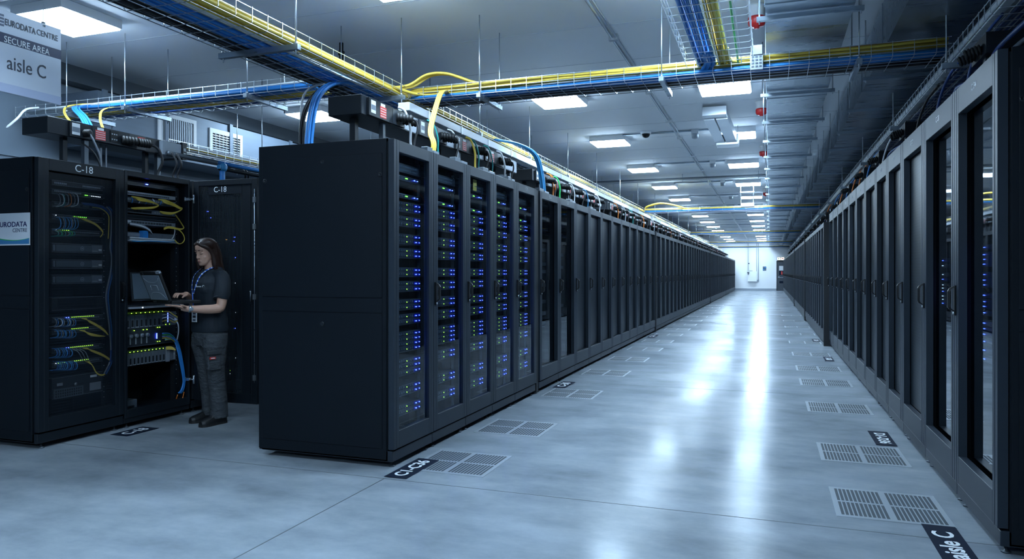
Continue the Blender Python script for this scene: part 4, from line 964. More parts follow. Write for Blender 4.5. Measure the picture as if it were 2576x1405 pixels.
# rails with holes
for (ya, nm) in ((YA1+.012,'first'),(YB1+.012,'open')):
    t = thing('rack_rail', 'black upright rack rail with bright screws inside the %s C-18 cabinet' % nm, 'rack rail')
    MB().box(EX-.02,ya-.008,.15,EX-.005,ya+.018,HC-.06,'frame_black').build('rail', t)
    b = MB(); z = .2
    while z < HC-.1:
        if R.random() < .75: b.box(EX-.005,ya+.001,z,EX-.002,ya+.007,z+.006,'device_light')
        z += .0445
    b.build('screws', t)
# --- patch cables
def pc(pts, r, m, label, group, face=cf_, dx=.0):
    P3 = []
    for (px, py, *o) in pts:
        xx = EX+(o[0] if o else .03)
        if px > 440: xx = max(xx, EX+.080)
        elif px > 262 and px < 300: xx = max(xx, EX+.055)
        y, z = onX(px, py, xx); P3.append((xx, y, z))
    return one(MB().tube(smooth(P3, 5), r, m, 6), 'patch_cable', label, 'cable', group)
def loopset(x0, x1, n, ya, yb, amp, cols, lab, grp, r=.0032, back=-10):
    for k in range(n):
        x = x0+(x1-x0)*k/max(1,n-1)+R.uniform(-2,2); m = cols[k % len(cols)]; a = amp*R.uniform(.7,1.2)
        pc([(x,ya,.004),(x+a*.7,ya+(yb-ya)*.12,.045),(x+a,(ya+yb)/2,.06),(x+a*.6,yb-(yb-ya)*.15,.05),(x+back,yb,.015)], r, m, lab, grp)
loopset(140, 188, 7, 487, 520, 10, ['cable_grey','cable_white','teal','cable_grey','orange'], 'pale patch cable looping below the top switch in the C-18 cabinet', 'pale loops under the top switch')
loopset(140, 186, 9, 546, 578, 11, ['cyan','blue','cable_grey','cyan'], 'blue patch cable looping below the third switch in the C-18 cabinet', 'blue loops under the third switch')
loopset(136, 180, 9, 581, 594, 9, ['teal','cable_grey','teal','green'], 'teal patch cable bunched at the fourth switch in the C-18 cabinet', 'teal loops at the fourth switch')
loopset(134, 180, 10, 800, 822, 11, ['cable_grey','blue','cable_white','blue'], 'pale blue patch cable looping below the fifth switch', 'loops under the fifth switch')
loopset(134, 182, 10, 829, 850, 9, ['blue','cyan','blue','cable_grey'], 'blue patch cable looping below the sixth switch', 'loops under the sixth switch')
loopset(132, 172, 12, 875, 900, 13, ['blue','dark_blue','cyan','blue'], 'blue patch cable in the dense loop below the seventh switch', 'loops under the seventh switch')
loopset(132, 185, 16, 908, 932, 12, ['blue','dark_blue','blue','cyan'], 'blue patch cable in the thick tangle below the eighth switch', 'tangle under the eighth switch')
for k in range(5):
    o = k*3
    pc([(182+o,545,.01),(215,551+o*.3,.04),(240,562+o*.3,.05),(257,578+o*.3,.05),(258,588,.05),(252,596,.03)], .0035, 'yellow', 'yellow patch cable curving right from the third switch', 'yellow cables of the third switch')
    pc([(205+o,800,.01),(225,806+o*.3,.04),(243,815+o*.4,.05),(262,828+o*.4,.05),(272,842,.05)], .0035, 'yellow', 'yellow patch cable curving right from the fifth switch', 'yellow cables of the fifth switch')
    pc([(200+o,830,.01),(225,837+o*.4,.04),(246,842+o*.3,.05),(264,845,.05)], .0035, 'yellow', 'yellow patch cable running right from the sixth switch', 'yellow cables of the sixth switch')
    pc([(208+o,875,.01),(232,880+o*.3,.04),(258,890+o*.4,.05),(276,902+o*.3,.05)], .0035, 'yellow', 'yellow patch cable curving right from the seventh switch', 'yellow cables of the seventh switch')
for k in range(3):
    pc([(215+k*4,908,.01),(232,918,.04),(242,935+k,.05),(255,942+k,.05),(268,936,.05),(278,910,.04)], .0035, 'yellow', 'yellow patch cable sagging below the eighth switch', 'yellow cables of the eighth switch')
    pc([(182+k*9,877,.01),(196+k*9,884,.05),(206+k*8,900,.05),(212+k*7,908,.02)], .003, 'cable_grey', 'grey patch cable between the seventh and eighth switches', 'grey cables between switches')
    pc([(205+k*3,510+k*2,.02),(235,513+k*2,.05),(262,521+k*2,.05),(277,540,.05)], .006, 'dark_blue', 'dark blue cable leaving the cable manager to the right', 'dark blue cables of the cable manager')
pc([(232,521,.02),(255,525,.05),(272,540,.05),(274,560,.05),(272,600,.05)], .0035, 'yellow', 'thin yellow cable curving down beside the blue bundle', None)
for k in range(6):
    o = (k%3)*2.4; d = .02+.012*(k//3)
    pc([(268+o,520,d),(279+o,536,d),(280+o,580,d),(277+o,620,d),(281+o,650,d),(277+o,690,d),(267+o,740,d),(270+o,780,d),(276+o,830,d),(279+o,880,d),(276+o,910,d),(262+o,940,d)], .0065, ['dark_blue','blue','dark_blue','cable_grey','dark_blue','blue'][k], 'dark blue cable in the vertical bundle at the right of the C-18 cabinet', 'vertical bundle in the C-18 cabinet')
# --- open cabinet B
def devB(name, label, cat, py, h, m='device_dark', d=.4, group=None, x1=None): return dev(name, label, cat, YB0, x1 or YB1, zB(py), h, m, d, (), group)
t, W = devB('jack_field', 'dark device with two white labels and a blue light, top of the open cabinet', 'patch panel', 466, .045); MB().box(.003,.012,.015,.006,.05,.03,'sticker_white').build('label_plate', t); MB().box(.003,.27,.020,.006,.295,.026,'led_blue').build('blue_light', t)
t, W = devB('jack_field', 'bright grey patch panel with yellow cables in the open cabinet', 'patch panel', 492, .034, 'device_light'); ports(t, W, .008, 24, 'steel_dark', .015, W-.07, .012)
t, W = devB('network_switch', 'grey network switch below the bright patch panel in the open cabinet', 'network switch', 508, .045, 'device_grey'); ports(t, W, .02, 22, 'device_light', .015, W-.03, .014); ports(t, W, .003, 22, 'steel_dark', .015, W-.03, .012)
t, W = devB('network_switch', 'lower grey switch with dark ports in the open cabinet', 'network switch', 534, .040, 'device_grey'); ports(t, W, .008, 20, 'inside_black', .015, W*.55, .022); ports(t, W, .012, 10, 'device_light', W*.6, W-.02, .012)
t, W = devB('blank_panel', 'plain dark blank panel above the grey cable shelf in the open cabinet', 'panel', 549, .035, 'frame_black')
t, W = devB('network_switch', 'grey switch above the thick pale cables in the open cabinet', 'network switch', 562, .040, 'device_light'); ports(t, W, .010, 18, 'steel_dark', .015, W-.04, .018); MB().box(.003,.06,.012,.006,.11,.034,'sticker_white').build('label_plate', t)
t, W = devB('cable_shelf', 'pale metal shelf piled with grey cables in the open cabinet', 'shelf', 598, .085, 'device_grey', .35); MB().box(.003,.01,.0,.05,W-.01,.012,'device_light').box(.003,.03,.045,.02,.2,.075,'device_light').box(.003,W-.16,.02,.015,W-.02,.07,'device_grey').build('shelf_lip', t); MB().box(.01,.19,.02,.06,.245,.10,'blue').build('blue_strap', t)
for k in range(4):
    o = k*2.2
    pc([(330+k*3,494+k,.01),(350,497+o,.05),(372,503+o*.6,.06),(392,512,.06),(398,517,.06),(385,521+o*.3,.06),(355,522+o*.4,.05),(330+o,523+o*.4,.02)], .0065, 'yellow', 'yellow cable looping over the bright patch panel in the open cabinet', 'yellow loop in the open cabinet')
    pc([(398+o,502,.01),(415,503+o,.05),(435,511+o*.8,.06),(452,521+o*.5,.06),(458,524,.06),(450,531,.06),(430,535+o*.5,.05),(402+o,532+o*.6,.02)], .0065, 'yellow', 'yellow cable bending at the right side of the open cabinet', 'yellow right bend in the open cabinet')
    pc([(326,560+k*2,.02),(345,563+o,.05),(362,568+o,.06),(376,577+o*.8,.07),(382,588,.07)], .0065, ['cable_grey','cable_white','cable_grey','cable_black'][k], 'thick grey cable curving over the shelf in the open cabinet', 'grey shelf cables')
    pc([(326,600+k*3-4,.04),(350,598+k*3,.06),(380,600+k*2,.06),(420,602+k*2,.06),(438,603+k,.05)], .005, ['cable_white','cable_grey','cable_white','cyan'][k], 'pale cable lying along the shelf in the open cabinet', 'pale shelf cables')
for k in range(2):
    pc([(441,540,.05),(450,552,.06),(459,566,.06),(462,573,.06),(452,575+k*2,.06),(425,570+k*3,.05),(412,574+k*3,.02)], .0055, 'yellow', 'yellow cable swinging below the switches in the open cabinet', 'yellow swing in the open cabinet')
pc([(430,572,.05),(450,578,.06),(461,590,.06),(464,602,.06),(458,611,.06),(448,612,.06),(440,603,.05)], .005, 'yellow', 'yellow cable ending in a round loop right of the shelf', None)
pc([(435,570,.05),(440,580,.05),(436,596,.05),(432,600,.05)], .004, 'cable_white', 'thin white cable dropping onto the right end of the shelf', None)
for k in range(5):
    pc([(330+k*18,496+k*1.4,.01),(334+k*18,503+k,.03),(331+k*18,510+k,.02)], .004, 'blue' if k % 2 == 0 else 'cable_white', 'short patch lead at the bright patch panel', 'short leads at the bright patch panel')
# console tray and pull-out screen behind the laptop
t, W = devB('console_drawer', 'blue-grey console drawer below the flat screen in the open cabinet', 'drawer', 768, .030, 'device_grey', .45); MB().box(0,0,.0,.10,W,.018,'device_light').build('drawer_lip', t); MB().box(.1,.14,.004,.103,.15,.012,'led_white').build('status_light', t)
t = thing('flat_screen', 'dark flat console screen tilted up behind the open laptop', 'screen')
p = [onX(326,684,EX+.02), onX(386,684,EX+.02), onX(392,753,EX+.16), onX(334,755,EX+.16)]
def slab(quad, th, m, name, parent, inset=0, off=0, bevel=.003):
    q = [Vector(v) for v in quad]; n = (q[1]-q[0]).cross(q[3]-q[0]).normalized()
    c_ = sum(q, Vector())/4
    if inset: q = [v+(c_-v).normalized()*inset for v in q]
    b = MB(); b.add([v+n*off for v in q]+[v+n*(off+th) for v in q], [(0,1,2,3),(7,6,5,4),(0,4,5,1),(1,5,6,2),(2,6,7,3),(3,7,4,0)], m)
    return b.build(name, parent, bevel)
Q = [(EX+.02,p[0][0],p[0][1]),(EX+.02,p[1][0]+.10,p[1][1]),(EX+.16,p[2][0]+.1,p[2][1]),(EX+.16,p[3][0],p[3][1])]
n_ = (Vector(Q[1])-Vector(Q[0])).cross(Vector(Q[3])-Vector(Q[0])).normalized(); sg = 1 if n_.x > 0 else -1
slab(Q, .018, 'frame_black', 'bezel', t, 0, -.02*sg if sg > 0 else 0)
mat('screen_dark', (.06,.085,.11), .25)
slab(Q, .002, 'screen_dark', 'display', t, .022, .001*sg)
# blade chassis
def blade(py_led, py_t, py_b, n, label, fans):
    z1 = zB(py_t); z0 = zB(py_b)
    t = thing('blade_server', label, 'server', (EX, YB0, z0)); h = z1-z0; W = YB1-YB0
    MB().box(-.5,0,0,-.01,W,h,'device_dark').build('chassis', t)
    b = MB(); s = (W*.80)/n
    for k in range(n):
        b.box(-.01,.006+k*s,.01,.004,.006+k*s+s*.82,h-.03,'device_line' if not fans else 'device_grey'); b.box(.004,.006+k*s+s*.2,.02,.0045,.006+k*s+s*.6,h*.5,'inside_black')
        b.box(.004,.006+k*s+s*.1,.012,.010,.006+k*s+s*.7,.020,'device_light')
    b.build('blade_module', t)
    leds(t, [.012+k*s for k in range(n)], h-.018, 'led_lime', 'green_light', .0055)
    MB().box(-.01,W*.82,.0,.006,W*.88,h-.01,'device_light' if fans else 'device_line').box(-.01,W*.89,.01,.008,W,h-.02,'device_grey').build('switch_module', t)
    return t, h, W
t, h_, W = blade(783, 780, 823, 10, 'upper blade server chassis with a row of green lights in the open cabinet', False)
MB().box(.004,W*.84,h_*.25,.008,W*.846,h_*.8,'led_blue').build('blue_light', t); leds(t, [W*.80,W*.87], h_*.1, 'led_lime', 'green_light', .0055)
t, W = devB('fan_module', 'fan module with round pale fittings and lime lights in the open cabinet', 'server', 843, .165)
b = MB()
for k in range(5): b.lathe((.003,.04+k*.06,.095),(1,0,0),[(.018,0),(.018,.02),(.008,.022)],'device_grey',12).box(.003,.035+k*.06,.02,.008,.045+k*.06,.09,'device_light')
b.build('fans', t); leds(t, [.14,.24,.28], .14, 'led_lime', 'green_light', .0055); leds(t, [.40,.425], .15, 'led_lime', 'green_light', .0055); leds(t, [.40,.425], .02, 'led_lime', 'green_light', .0055)
MB().box(.004,.392,.05,.008,.396,.10,'led_blue').build('blue_light', t)
t, h_, W = blade(878, 874, 914, 12, 'lower blade server chassis with grey modules and green lights in the open cabinet', True)
MB().tube([(.01,W*.93,.02),(.03,W*.93,.02),(.03,W*.93,h_-.04),(.01,W*.93,h_-.04)],.004,'device_light').build('pull_handle', t)
for k in range(4):
    o = k*2
    pc([(408,784+k*8,.01),(424,783+k*7,.05),(438,792+k*6,.06),(446,797+k*3,.05),(440,806,.04)], .004, ['yellow','cable_grey','cable_white','yellow'][k], 'thin cable fanning right from the upper blade chassis', 'fan of cables at the upper blade chassis')
    pc([(408,838+k*4,.01),(426,838+k*4,.05),(440,850+k*3,.06),(430,853,.05),(415,852+k,.02)], .004, ['cyan','green','cable_grey','yellow'][k], 'short cable at the fan module in the open cabinet', 'cables at the fan module')
    pc([(420+o,845,.03),(438+o,856,.05),(447+o,880,.05),(452+o,905,.05),(458+o*.8,935,.05),(461+o*.6,960,.05),(456+o*.8,980,.05),(449+o,988,.03)], .008, 'blue', 'blue cable in the bundle curving down the right of the open cabinet', 'blue bundle of the open cabinet')
    pc([(418,872+k*2,.01),(432,872+k*2,.05),(442,880,.05)], .004, 'yellow', 'yellow cable tip beside the lower blade chassis', 'yellow tips at the lower blade chassis')
pc([(440,800,.03),(448,815,.05),(449,835,.05),(445,855,.05)], .006, 'cable_white', 'pale cable curving down beside the upper blade chassis', None)
pc([(447,858,.05),(449,880,.06),(456,900,.06),(463,935,.06),(464,955,.05)], .0045, 'yellow', 'yellow cable running along the blue bundle in the open cabinet', None)
pc([(447,992,.03),(440,1012,.04),(432,1020,.05),(415,1020,.05),(390,1021,.05)], .005, 'orange', 'orange cable bending onto the floor of the open cabinet', None)
pc([(463,985,.04),(460,998,.05),(454,1014,.05)], .004, 'orange', 'thin copper lead near the lower hinge of the open cabinet', None)
pc([(352,1029,.05),(375,1026,.05),(400,1021,.05),(420,1019,.05)], .008, 'cable_white', 'white cable lying on the floor of the open cabinet', None)
# lights behind the mesh door of the next cabinets
for i, (px_, py_, m, w_) in enumerate([(520,532,'led_blue',.02),(528,548,'led_blue',.012),(588,597,'led_blue',.014),(568,603,'led_amber',.006),(586,607,'led_blue',.014),(590,648,'led_blue',.008),(590,712,'led_white',.005),(592,786,'led_white',.005),(589,826,'led_blue',.012),(592,900,'led_white',.005),(578,932,'led_lime',.006),(578,940,'led_white',.005)]):
    y, z = onX(px_, py_, EX)
    t = thing('rack_server', 'dim device with a small light seen through the open door mesh, %s from the top' % ORD[i], 'server', (EX, y, z), 0, 'devices behind the open door')
    MB().box(-.3,-.12,-.018,0,.22,.018,'device_dark').box(0,-.10,-.006,.003,.15,.006,'device_line').build('chassis', t); MB().box(.003,0,0,.010,w_,.006,m).build('status_light', t)
t = thing('storage_case', 'black case standing at the bottom left inside the open cabinet', 'case', (EX-.1, YB0+.01, .10)); MB().box(-.2,0,0,.1,.17,.12,'device_line').build('case_body', t, .004); MB().box(.1,.04,.05,.108,.13,.07,'frame_black').build('handle', t)
# ================================================================ the technician
mat('skin', (.50,.29,.21), .48, noise=.06, nscale=30); M['skin'].node_tree.nodes['Principled BSDF'].inputs['Subsurface Weight'].default_value = .08
M['skin'].node_tree.nodes['Principled BSDF'].inputs['Subsurface Radius'].default_value = (.01,.004,.002)
mat('hair', (.022,.010,.007), .42, spec=.35, noise=.5, nscale=14, nstretch=(6,6,.5), bump=.15, bscale=60)
mat('polo', (.003,.009,.017), .75, bump=.12, bscale=160)
mat('trouser', (.042,.050,.058), .75, noise=.15, nscale=10, nstretch=(1,1,1.6), bump=1.0, bscale=13)
M['trouser'].node_tree.nodes['Bump'].inputs['Distance'].default_value = .03
mat('trouser_dark', (.028,.033,.038), .75)
mat('shoe', (.010,.011,.013), .5); mat('sole', (.012,.012,.013), .7)
mat('lips', (.36,.13,.11), .4); mat('lash', (.010,.007,.006), .6); mat('eye_white', (.45,.43,.42), .3)
mat('lanyard', (.03,.10,.42), .5)
PX, PY, PA = -4.735, 5.178, math.radians(-106.3)
def remeshed(mb, vox, smooth_it, m):
    me = mb.mesh('tmp'); o = bpy.data.objects.new('tmp', me); COL.objects.link(o)
    md = o.modifiers.new('r', 'REMESH'); md.mode = 'VOXEL'; md.voxel_size = vox
    if smooth_it: sm = o.modifiers.new('s', 'SMOOTH'); sm.iterations = smooth_it; sm.factor = .5
    bpy.context.view_layer.update()
    r = bpy.data.meshes.new_from_object(o.evaluated_get(bpy.context.evaluated_depsgraph_get()))
    bpy.data.objects.remove(o); r.materials.clear(); r.materials.append(M[m])
    r.polygons.foreach_set('use_smooth', [True]*len(r.polygons)); r.polygons.foreach_set('material_index', [0]*len(r.polygons))
    return r
def ell(c, rx, ry, n=20, tilt=0, ps=1.0, xd=(1,0,0), yd=(0,1,0)):
    X = Vector(xd); Y = Vector(yd); C_ = Vector(c); out = []
    for k in range(n):
        a = 2*math.pi*k/n; ca, sa = math.cos(a), math.sin(a)
        ca = math.copysign(abs(ca)**ps, ca); sa = math.copysign(abs(sa)**ps, sa)
        out.append(C_+X*rx*ca+Y*ry*sa)
    return out
def ball(mb, c, r, m, n=12):
    rx, ry, rz = r if isinstance(r, tuple) else (r, r, r)
    rings = []
    for i in range(1, 8):
        a = math.pi*i/8-math.pi/2; rings.append(ell((c[0],c[1],c[2]+rz*math.sin(a)), rx*math.cos(a), ry*math.cos(a), n))
    mb.loft(rings, m)
# ---- head in its own frame (x forward, z up, origin between the eyes inside the skull)
HC0 = Matrix.Translation((.036, .0, 1.541)) @ Matrix.Rotation(math.radians(7), 4, 'Z')
HM = HC0 @ Matrix.Rotation(math.radians(15), 4, 'Y')
def hairpt(v):
    u = max(0.0, min(1.0, (v[2]+.09)/.12)); return HC0 @ Matrix.Rotation(math.radians(15*u), 4, 'Y') @ Vector(v)
def hx(mb0, mb1):
    mb1.add([HM @ Vector(v) for v in mb0.v], mb0.f, 'skin', True)
h = MB()
prof = [(-.117,.078,.030,.020),(-.110,.088,.010,.030),(-.092,.090,-.015,.043),(-.070,.089,-.045,.052),(-.045,.087,-.065,.058),(-.015,.083,-.083,.063),(.012,.083,-.092,.066),(.035,.090,-.095,.067),(.062,.084,-.094,.066),(.085,.064,-.080,.056),(.100,.040,-.055,.040),(.108,.012,-.020,.018)]
h.loft([ell(((xf+xb)/2,0,z), (xf-xb)/2, w, 24, ps=.92) for z, xf, xb, w in prof], 'skin')
h.loft([ell((.080,0,.014),.010,.006,10), ell((.084,0,-.004),.011,.0065,10), ell((.090,0,-.020),.012,.008,10), ell((.095,0,-.034),.013,.010,10), ell((.092,0,-.043),.013,.012,10), ell((.086,0,-.047),.009,.010,10)], 'skin')
ball(h, (.082,0,-.071), (.012,.026,.014), 'skin'); ball(h, (.078,0,-.102), (.014,.022,.013), 'skin')
for s_ in (-1, 1):
    ball(h, (.038,s_*.030,-.042), (.034,.026,.034), 'skin'); ball(h, (.0675,s_*.029,-.003), (.0125,.015,.0095), 'skin')
    ball(h, (.074,s_*.026,.018), (.009,.024,.009), 'skin'); ball(h, (-.008,s_*.067,-.012), (.014,.009,.026), 'skin')
    ball(h, (.087,s_*.010,-.041), (.008,.006,.006), 'skin')
body = MB(); hx(h, body)
# neck, chest core
body.loft([ell((-.022,0,1.33),.075,.10,16), ell((-.018,0,1.37),.056,.062,16), ell((-.008,0,1.41),.050,.050,16), ell((.0,0,1.45),.050,.050,16), ell((.008,-.002,1.50),.052,.048,16)], 'skin')
def limb(pts, rs, m='skin', mb=None, n=14): (mb or body).tube(smooth(pts, 4), [r for r in interp(rs, (len(pts)-1)*4+1)], m, n)
def interp(rs, n):
    out = []
    for k in range(n):
        u = k/(n-1)*(len(rs)-1); i = min(int(u), len(rs)-2); out.append(rs[i]*(1-(u-i))+rs[i+1]*(u-i))
    return out
LS, LE, LW = (-.02,.165,1.305), (.035,.235,1.055), (.285,.135,1.040)
RS, RE, RW = (-.005,-.165,1.305), (-.01,-.235,1.07), (.165,-.075,1.150)
limb([LS,(.0,.21,1.20),LE,(.075,.222,1.035),(.16,.185,1.032),LW,(.325,.122,1.052)], [.052,.048,.040,.041,.038,.026,.026])
limb([RS,(-.01,-.21,1.20),RE,(.05,-.19,1.09),RW,(.20,-.055,1.158)], [.052,.046,.040,.038,.025,.024])
# left hand, palm up beneath the laptop
body.loft([ell((.285,.135,1.040),.020,.026,12,xd=(0,0,1),yd=(.2,1,0)), ell((.32,.125,1.052),.016,.034,12,xd=(0,0,1),yd=(.2,1,0)), ell((.355,.115,1.062),.014,.041,12,xd=(0,0,1),yd=(.2,1,0)), ell((.39,.108,1.068),.011,.039,12,xd=(0,0,1),yd=(.2,1,0))], 'skin')
for (a, e, L_) in ((.143,.170,.062),(.121,.128,.078),(.099,.088,.083),(.077,.048,.072)):
    pass
for (l0, l1, L_, dz) in ((.140,.158,.070,.004),(.119,.122,.082,.006),(.098,.084,.078,.006),(.078,.050,.060,.003)):
    p0 = (.375,l0,1.066); limb([p0,(.375+L_*.42,l0+(l1-l0)*.4,1.069+dz*.4),(.375+L_*.75,l0+(l1-l0)*.75,1.070+dz*.8),(.375+L_,l1,1.071+dz)], [.0095,.009,.0082,.0065], n=10)
limb([(.315,.150,1.055),(.335,.175,1.062),(.36,.192,1.070),(.383,.200,1.076)], [.012,.0105,.0095,.007], n=10)
# right hand on the keys
body.loft([ell((.165,-.075,1.150),.020,.024,12,xd=(0,0,1),yd=(.3,1,0)), ell((.20,-.062,1.158),.016,.032,12,xd=(0,0,1),yd=(.3,1,0)), ell((.232,-.050,1.160),.014,.038,12,xd=(0,0,1),yd=(.3,1,0)), ell((.25,-.044,1.158),.010,.035,12,xd=(0,0,1),yd=(.3,1,0))], 'skin')
for (l0, l1, L_) in ((-.016,-.002,.058),(-.034,-.026,.068),(-.053,-.050,.064),(-.072,-.074,.052)):
    p0 = (.245,l0,1.158); limb([p0,(.245+L_*.5,l0+(l1-l0)*.5,1.166),(.245+L_*.85,l0+(l1-l0)*.85,1.150),(.245+L_*.98,l1,1.129)], [.0095,.009,.008,.0065], n=10)
limb([(.200,-.036,1.152),(.222,-.012,1.148),(.246,.004,1.140),(.262,.010,1.130)], [.012,.0105,.009,.0065], n=10)
# hidden legs core so the figure is whole
for s_, fx, ly in ((1,-.035,.085),(-1,-.080,-.115)):
    limb([(-.01,s_*.09,.86),(fx*.5,s_*.095,.50),(fx-.02,ly,.12)], [.07,.05,.034])
body.loft([ell((-.01,0,z),b_,a_,16) for z,b_,a_ in ((.84,.08,.13),(.95,.08,.13),(1.05,.07,.11),(1.2,.08,.13),(1.32,.07,.15),(1.345,.05,.10))], 'skin')
pm = remeshed(body, .0036, 2, 'skin')
person = link('person', pm, None, (PX, PY, 0), (0,0,PA))
person['label'] = 'woman standing, long dark hair, navy polo and grey cargo trousers, typing on laptop'; person['category'] = 'person'
# ---- facial details
def facial(): return MB()
b = MB()
def head_add(mb0, name):
    m2 = MB(); m2.names = mb0.names; m2.v = [tuple(HM @ Vector(v)) for v in mb0.v]; m2.f = mb0.f; m2.m = mb0.m; m2.s = mb0.s
    return m2.build(name, person)
e = MB()
for s_ in (-1, 1): e.tube(smooth([(.0870,s_*.012,.023),(.0855,s_*.026,.027),(.0770,s_*.040,.026),(.0670,s_*.049,.020)],4), [.0012]+[.0028]*5+[.002]*6+[.001], 'hair', 6)
head_add(e, 'eyebrows')
e = MB()
for s_ in (-1, 1): e.tube(smooth([(.0790,s_*.018,-.007),(.0800,s_*.027,-.0100),(.0770,s_*.036,-.0095),(.0705,s_*.043,-.006)],4), .0018, 'lash', 6)
head_add(e, 'eyelashes')
e = MB()
e.tube(smooth([(.0835,-.020,-.0705),(.0905,-.010,-.068),(.0925,0,-.0688),(.0905,.010,-.068),(.0835,.020,-.0705)],4), [.001,.002,.003,.0034,.0036,.0036,.0038,.0036,.0038,.0036,.0036,.0034,.003,.002,.0015,.001,.001], 'lips', 8)
e.tube(smooth([(.0835,-.017,-.0735),(.0900,-.008,-.0758),(.0915,0,-.0765),(.0900,.008,-.0758),(.0835,.017,-.0735)],4), [.001,.002,.003,.004,.0042,.0044,.0046,.0046,.0046,.0046,.0044,.0042,.004,.003,.002,.001,.001], 'lips', 8)
head_add(e, 'lips')
# ---- hair: cap parted at the side with a long fall over the back and shoulders
hb = MB()
cap = [(.000,-.004,-.108,.076),(.020,.020,-.114,.079),(.040,.050,-.116,.080),(.060,.070,-.114,.078),(.078,.080,-.104,.072),(.094,.070,-.088,.061),(.108,.050,-.062,.046),(.117,.020,-.032,.024)]
hb.loft([ell(((xf+xb)/2,0,z), (xf-xb)/2, w, 24) for z, xf, xb, w in cap], 'hair')
hb.loft([ell((-.052,0,.03),.062,.079,20), ell((-.054,0,-.01),.062,.081,20), ell((-.064,0,-.06),.066,.083,20), ell((-.078,0,-.11),.066,.085,20), ell((-.095,0,-.16),.062,.088,20), ell((-.112,0,-.205),.052,.088,20), ell((-.126,0,-.240),.034,.078,20)], 'hair')
for s_ in (-1, 1):
    hb.tube(smooth([(.072,s_*.022,.080),(.056,s_*.048,.062),(.028,s_*.068,.034),(.000,s_*.078,-.01),(-.018,s_*.082,-.06),(-.030,s_*.084,-.12),(-.045,s_*.082,-.19)],4), interp([.014,.018,.018,.018,.022,.026,.014],25), 'hair', 10)
hb.tube(smooth([(.020,-.072,.02),(.026,-.076,-.03),(.020,-.080,-.09),(.006,-.080,-.15),(-.01,-.074,-.19)],4), interp([.010,.014,.020,.018,.006],17), 'hair', 10)
for k in range(17):
    y = -.076+.0095*k; q = math.sqrt(max(0,1-(y/.085)**2)); x0 = -.055-.060*q
    hb.tube(smooth([(x0+.006,y*.95,.06),(x0-.004,y,.0),(x0-.024,y*1.02,-.08),(x0-.044,y*1.02,-.16),(x0-.060,y*.97,-.235-.012*(k%3))],4), interp([.004,.006,.006,.007,.002],17), 'hair', 6)
for k in range(16):
    a_ = math.pi*(k+.5)/16; cy = math.cos(a_)
    hb.tube(smooth([(.060*(1-abs(cy)*.5),.012+cy*.012,.112-.018*abs(cy)),(.045-.03*abs(cy),cy*.045,.105-.01*abs(cy)),(-.02,cy*.070,.080),(-.045,cy*.082,.03),(-.055,cy*.086,-.04)],4), interp([.003,.004,.0045,.004,.003],17), 'hair', 6)
h2 = MB(); h2.add([hairpt(v) for v in hb.v], hb.f, 'hair', True)
link('hair', remeshed(h2, .0028, 1, 'hair'), person)
# ---- polo shirt
sh = MB()
def wob(z, a): return 1
rings = []
for (z, cx, b_, a_) in ((.822,-.005,.136,.178),(.86,-.005,.138,.180),(.92,-.005,.132,.172),(.99,-.003,.122,.160),(1.06,.0,.118,.156),(1.13,.006,.124,.165),(1.20,.010,.130,.178),(1.26,.002,.122,.186),(1.30,-.008,.108,.180),(1.335,-.016,.088,.150),(1.36,-.018,.074,.105),(1.378,-.014,.068,.078)):
    rings.append(ell((cx,0,z), b_, a_, 28, ps=.9))
sh.loft(rings, 'polo')
for s_ in (-1, 1): ball(sh, (.085,s_*.075,1.195), (.048,.062,.055), 'polo')
def lrp(a, b, u): return tuple(a[i]*(1-u)+b[i]*u for i in range(3))
for S_, E_ in ((LS, LE), (RS, RE)):
    mid = lrp(S_, E_, .45); mid = (mid[0], mid[1]*1.10, mid[2])
    sh.tube(smooth([(S_[0],S_[1]*.6,S_[2]+.01), (S_[0],S_[1]*.98,S_[2]-.005), mid, lrp(S_, E_, .72)],4), interp([.066,.067,.065,.065],13), 'polo', 18)
link('polo_shirt', remeshed(sh, .005, 3, 'polo'), person)
cl = MB()
for s_ in (-1, 1):
    vs = []; cp = smooth([(-.085,s_*.0,1.425),(-.070,s_*.055,1.418),(-.02,s_*.074,1.400),(.035,s_*.055,1.378),(.070,s_*.018,1.345)],4)
    for i, p_ in enumerate(cp):
        d = Vector((p_.x+.01, p_.y, 0)).normalized(); vs += [p_, p_+d*.030+Vector((0,0,-.038)), p_+d*.024+Vector((0,0,-.044)), p_-d*.004]
    fs = []
    for i in range(len(cp)-1):
        for k in range(4): fs.append((4*i+k, 4*i+(k+1)%4, 4*i+4+(k+1)%4, 4*i+4+k))
    fs += [(0,1,2,3), tuple(4*(len(cp)-1)+k for k in (3,2,1,0))]
    cl.add(vs, fs, 'polo', True)
cl.build('collar', person)
cf2 = MB()
for S_, E_ in ((LS, LE), (RS, RE)): cf2.tube([lrp(S_, E_, .70), lrp(S_, E_, .745)], [.067,.067], 'polo', 20)
cf2.build('sleeve_cuffs', person)
# chest lettering
lt = text('eleven', .020, 'text_white', 'chest_lettering', person, frame((.142,.060,1.228),(-.55,.83,0),(-.10,-.05,1)), .0012)
rg = MB()
for k in range(16):
    a = 2*math.pi*k/16; a2 = 2*math.pi*(k+1)/16; c0 = Vector((.118,.098,1.229)); X = Vector((-.55,.83,0)); Z = Vector((0,0,1))
    rg.add([c0+X*math.cos(q)*r_+Z*math.sin(q)*r_ for q, r_ in ((a,.007),(a2,.007),(a2,.0105),(a,.0105))], [(0,1,2,3)], 'text_white')
rg.build('chest_emblem', person)
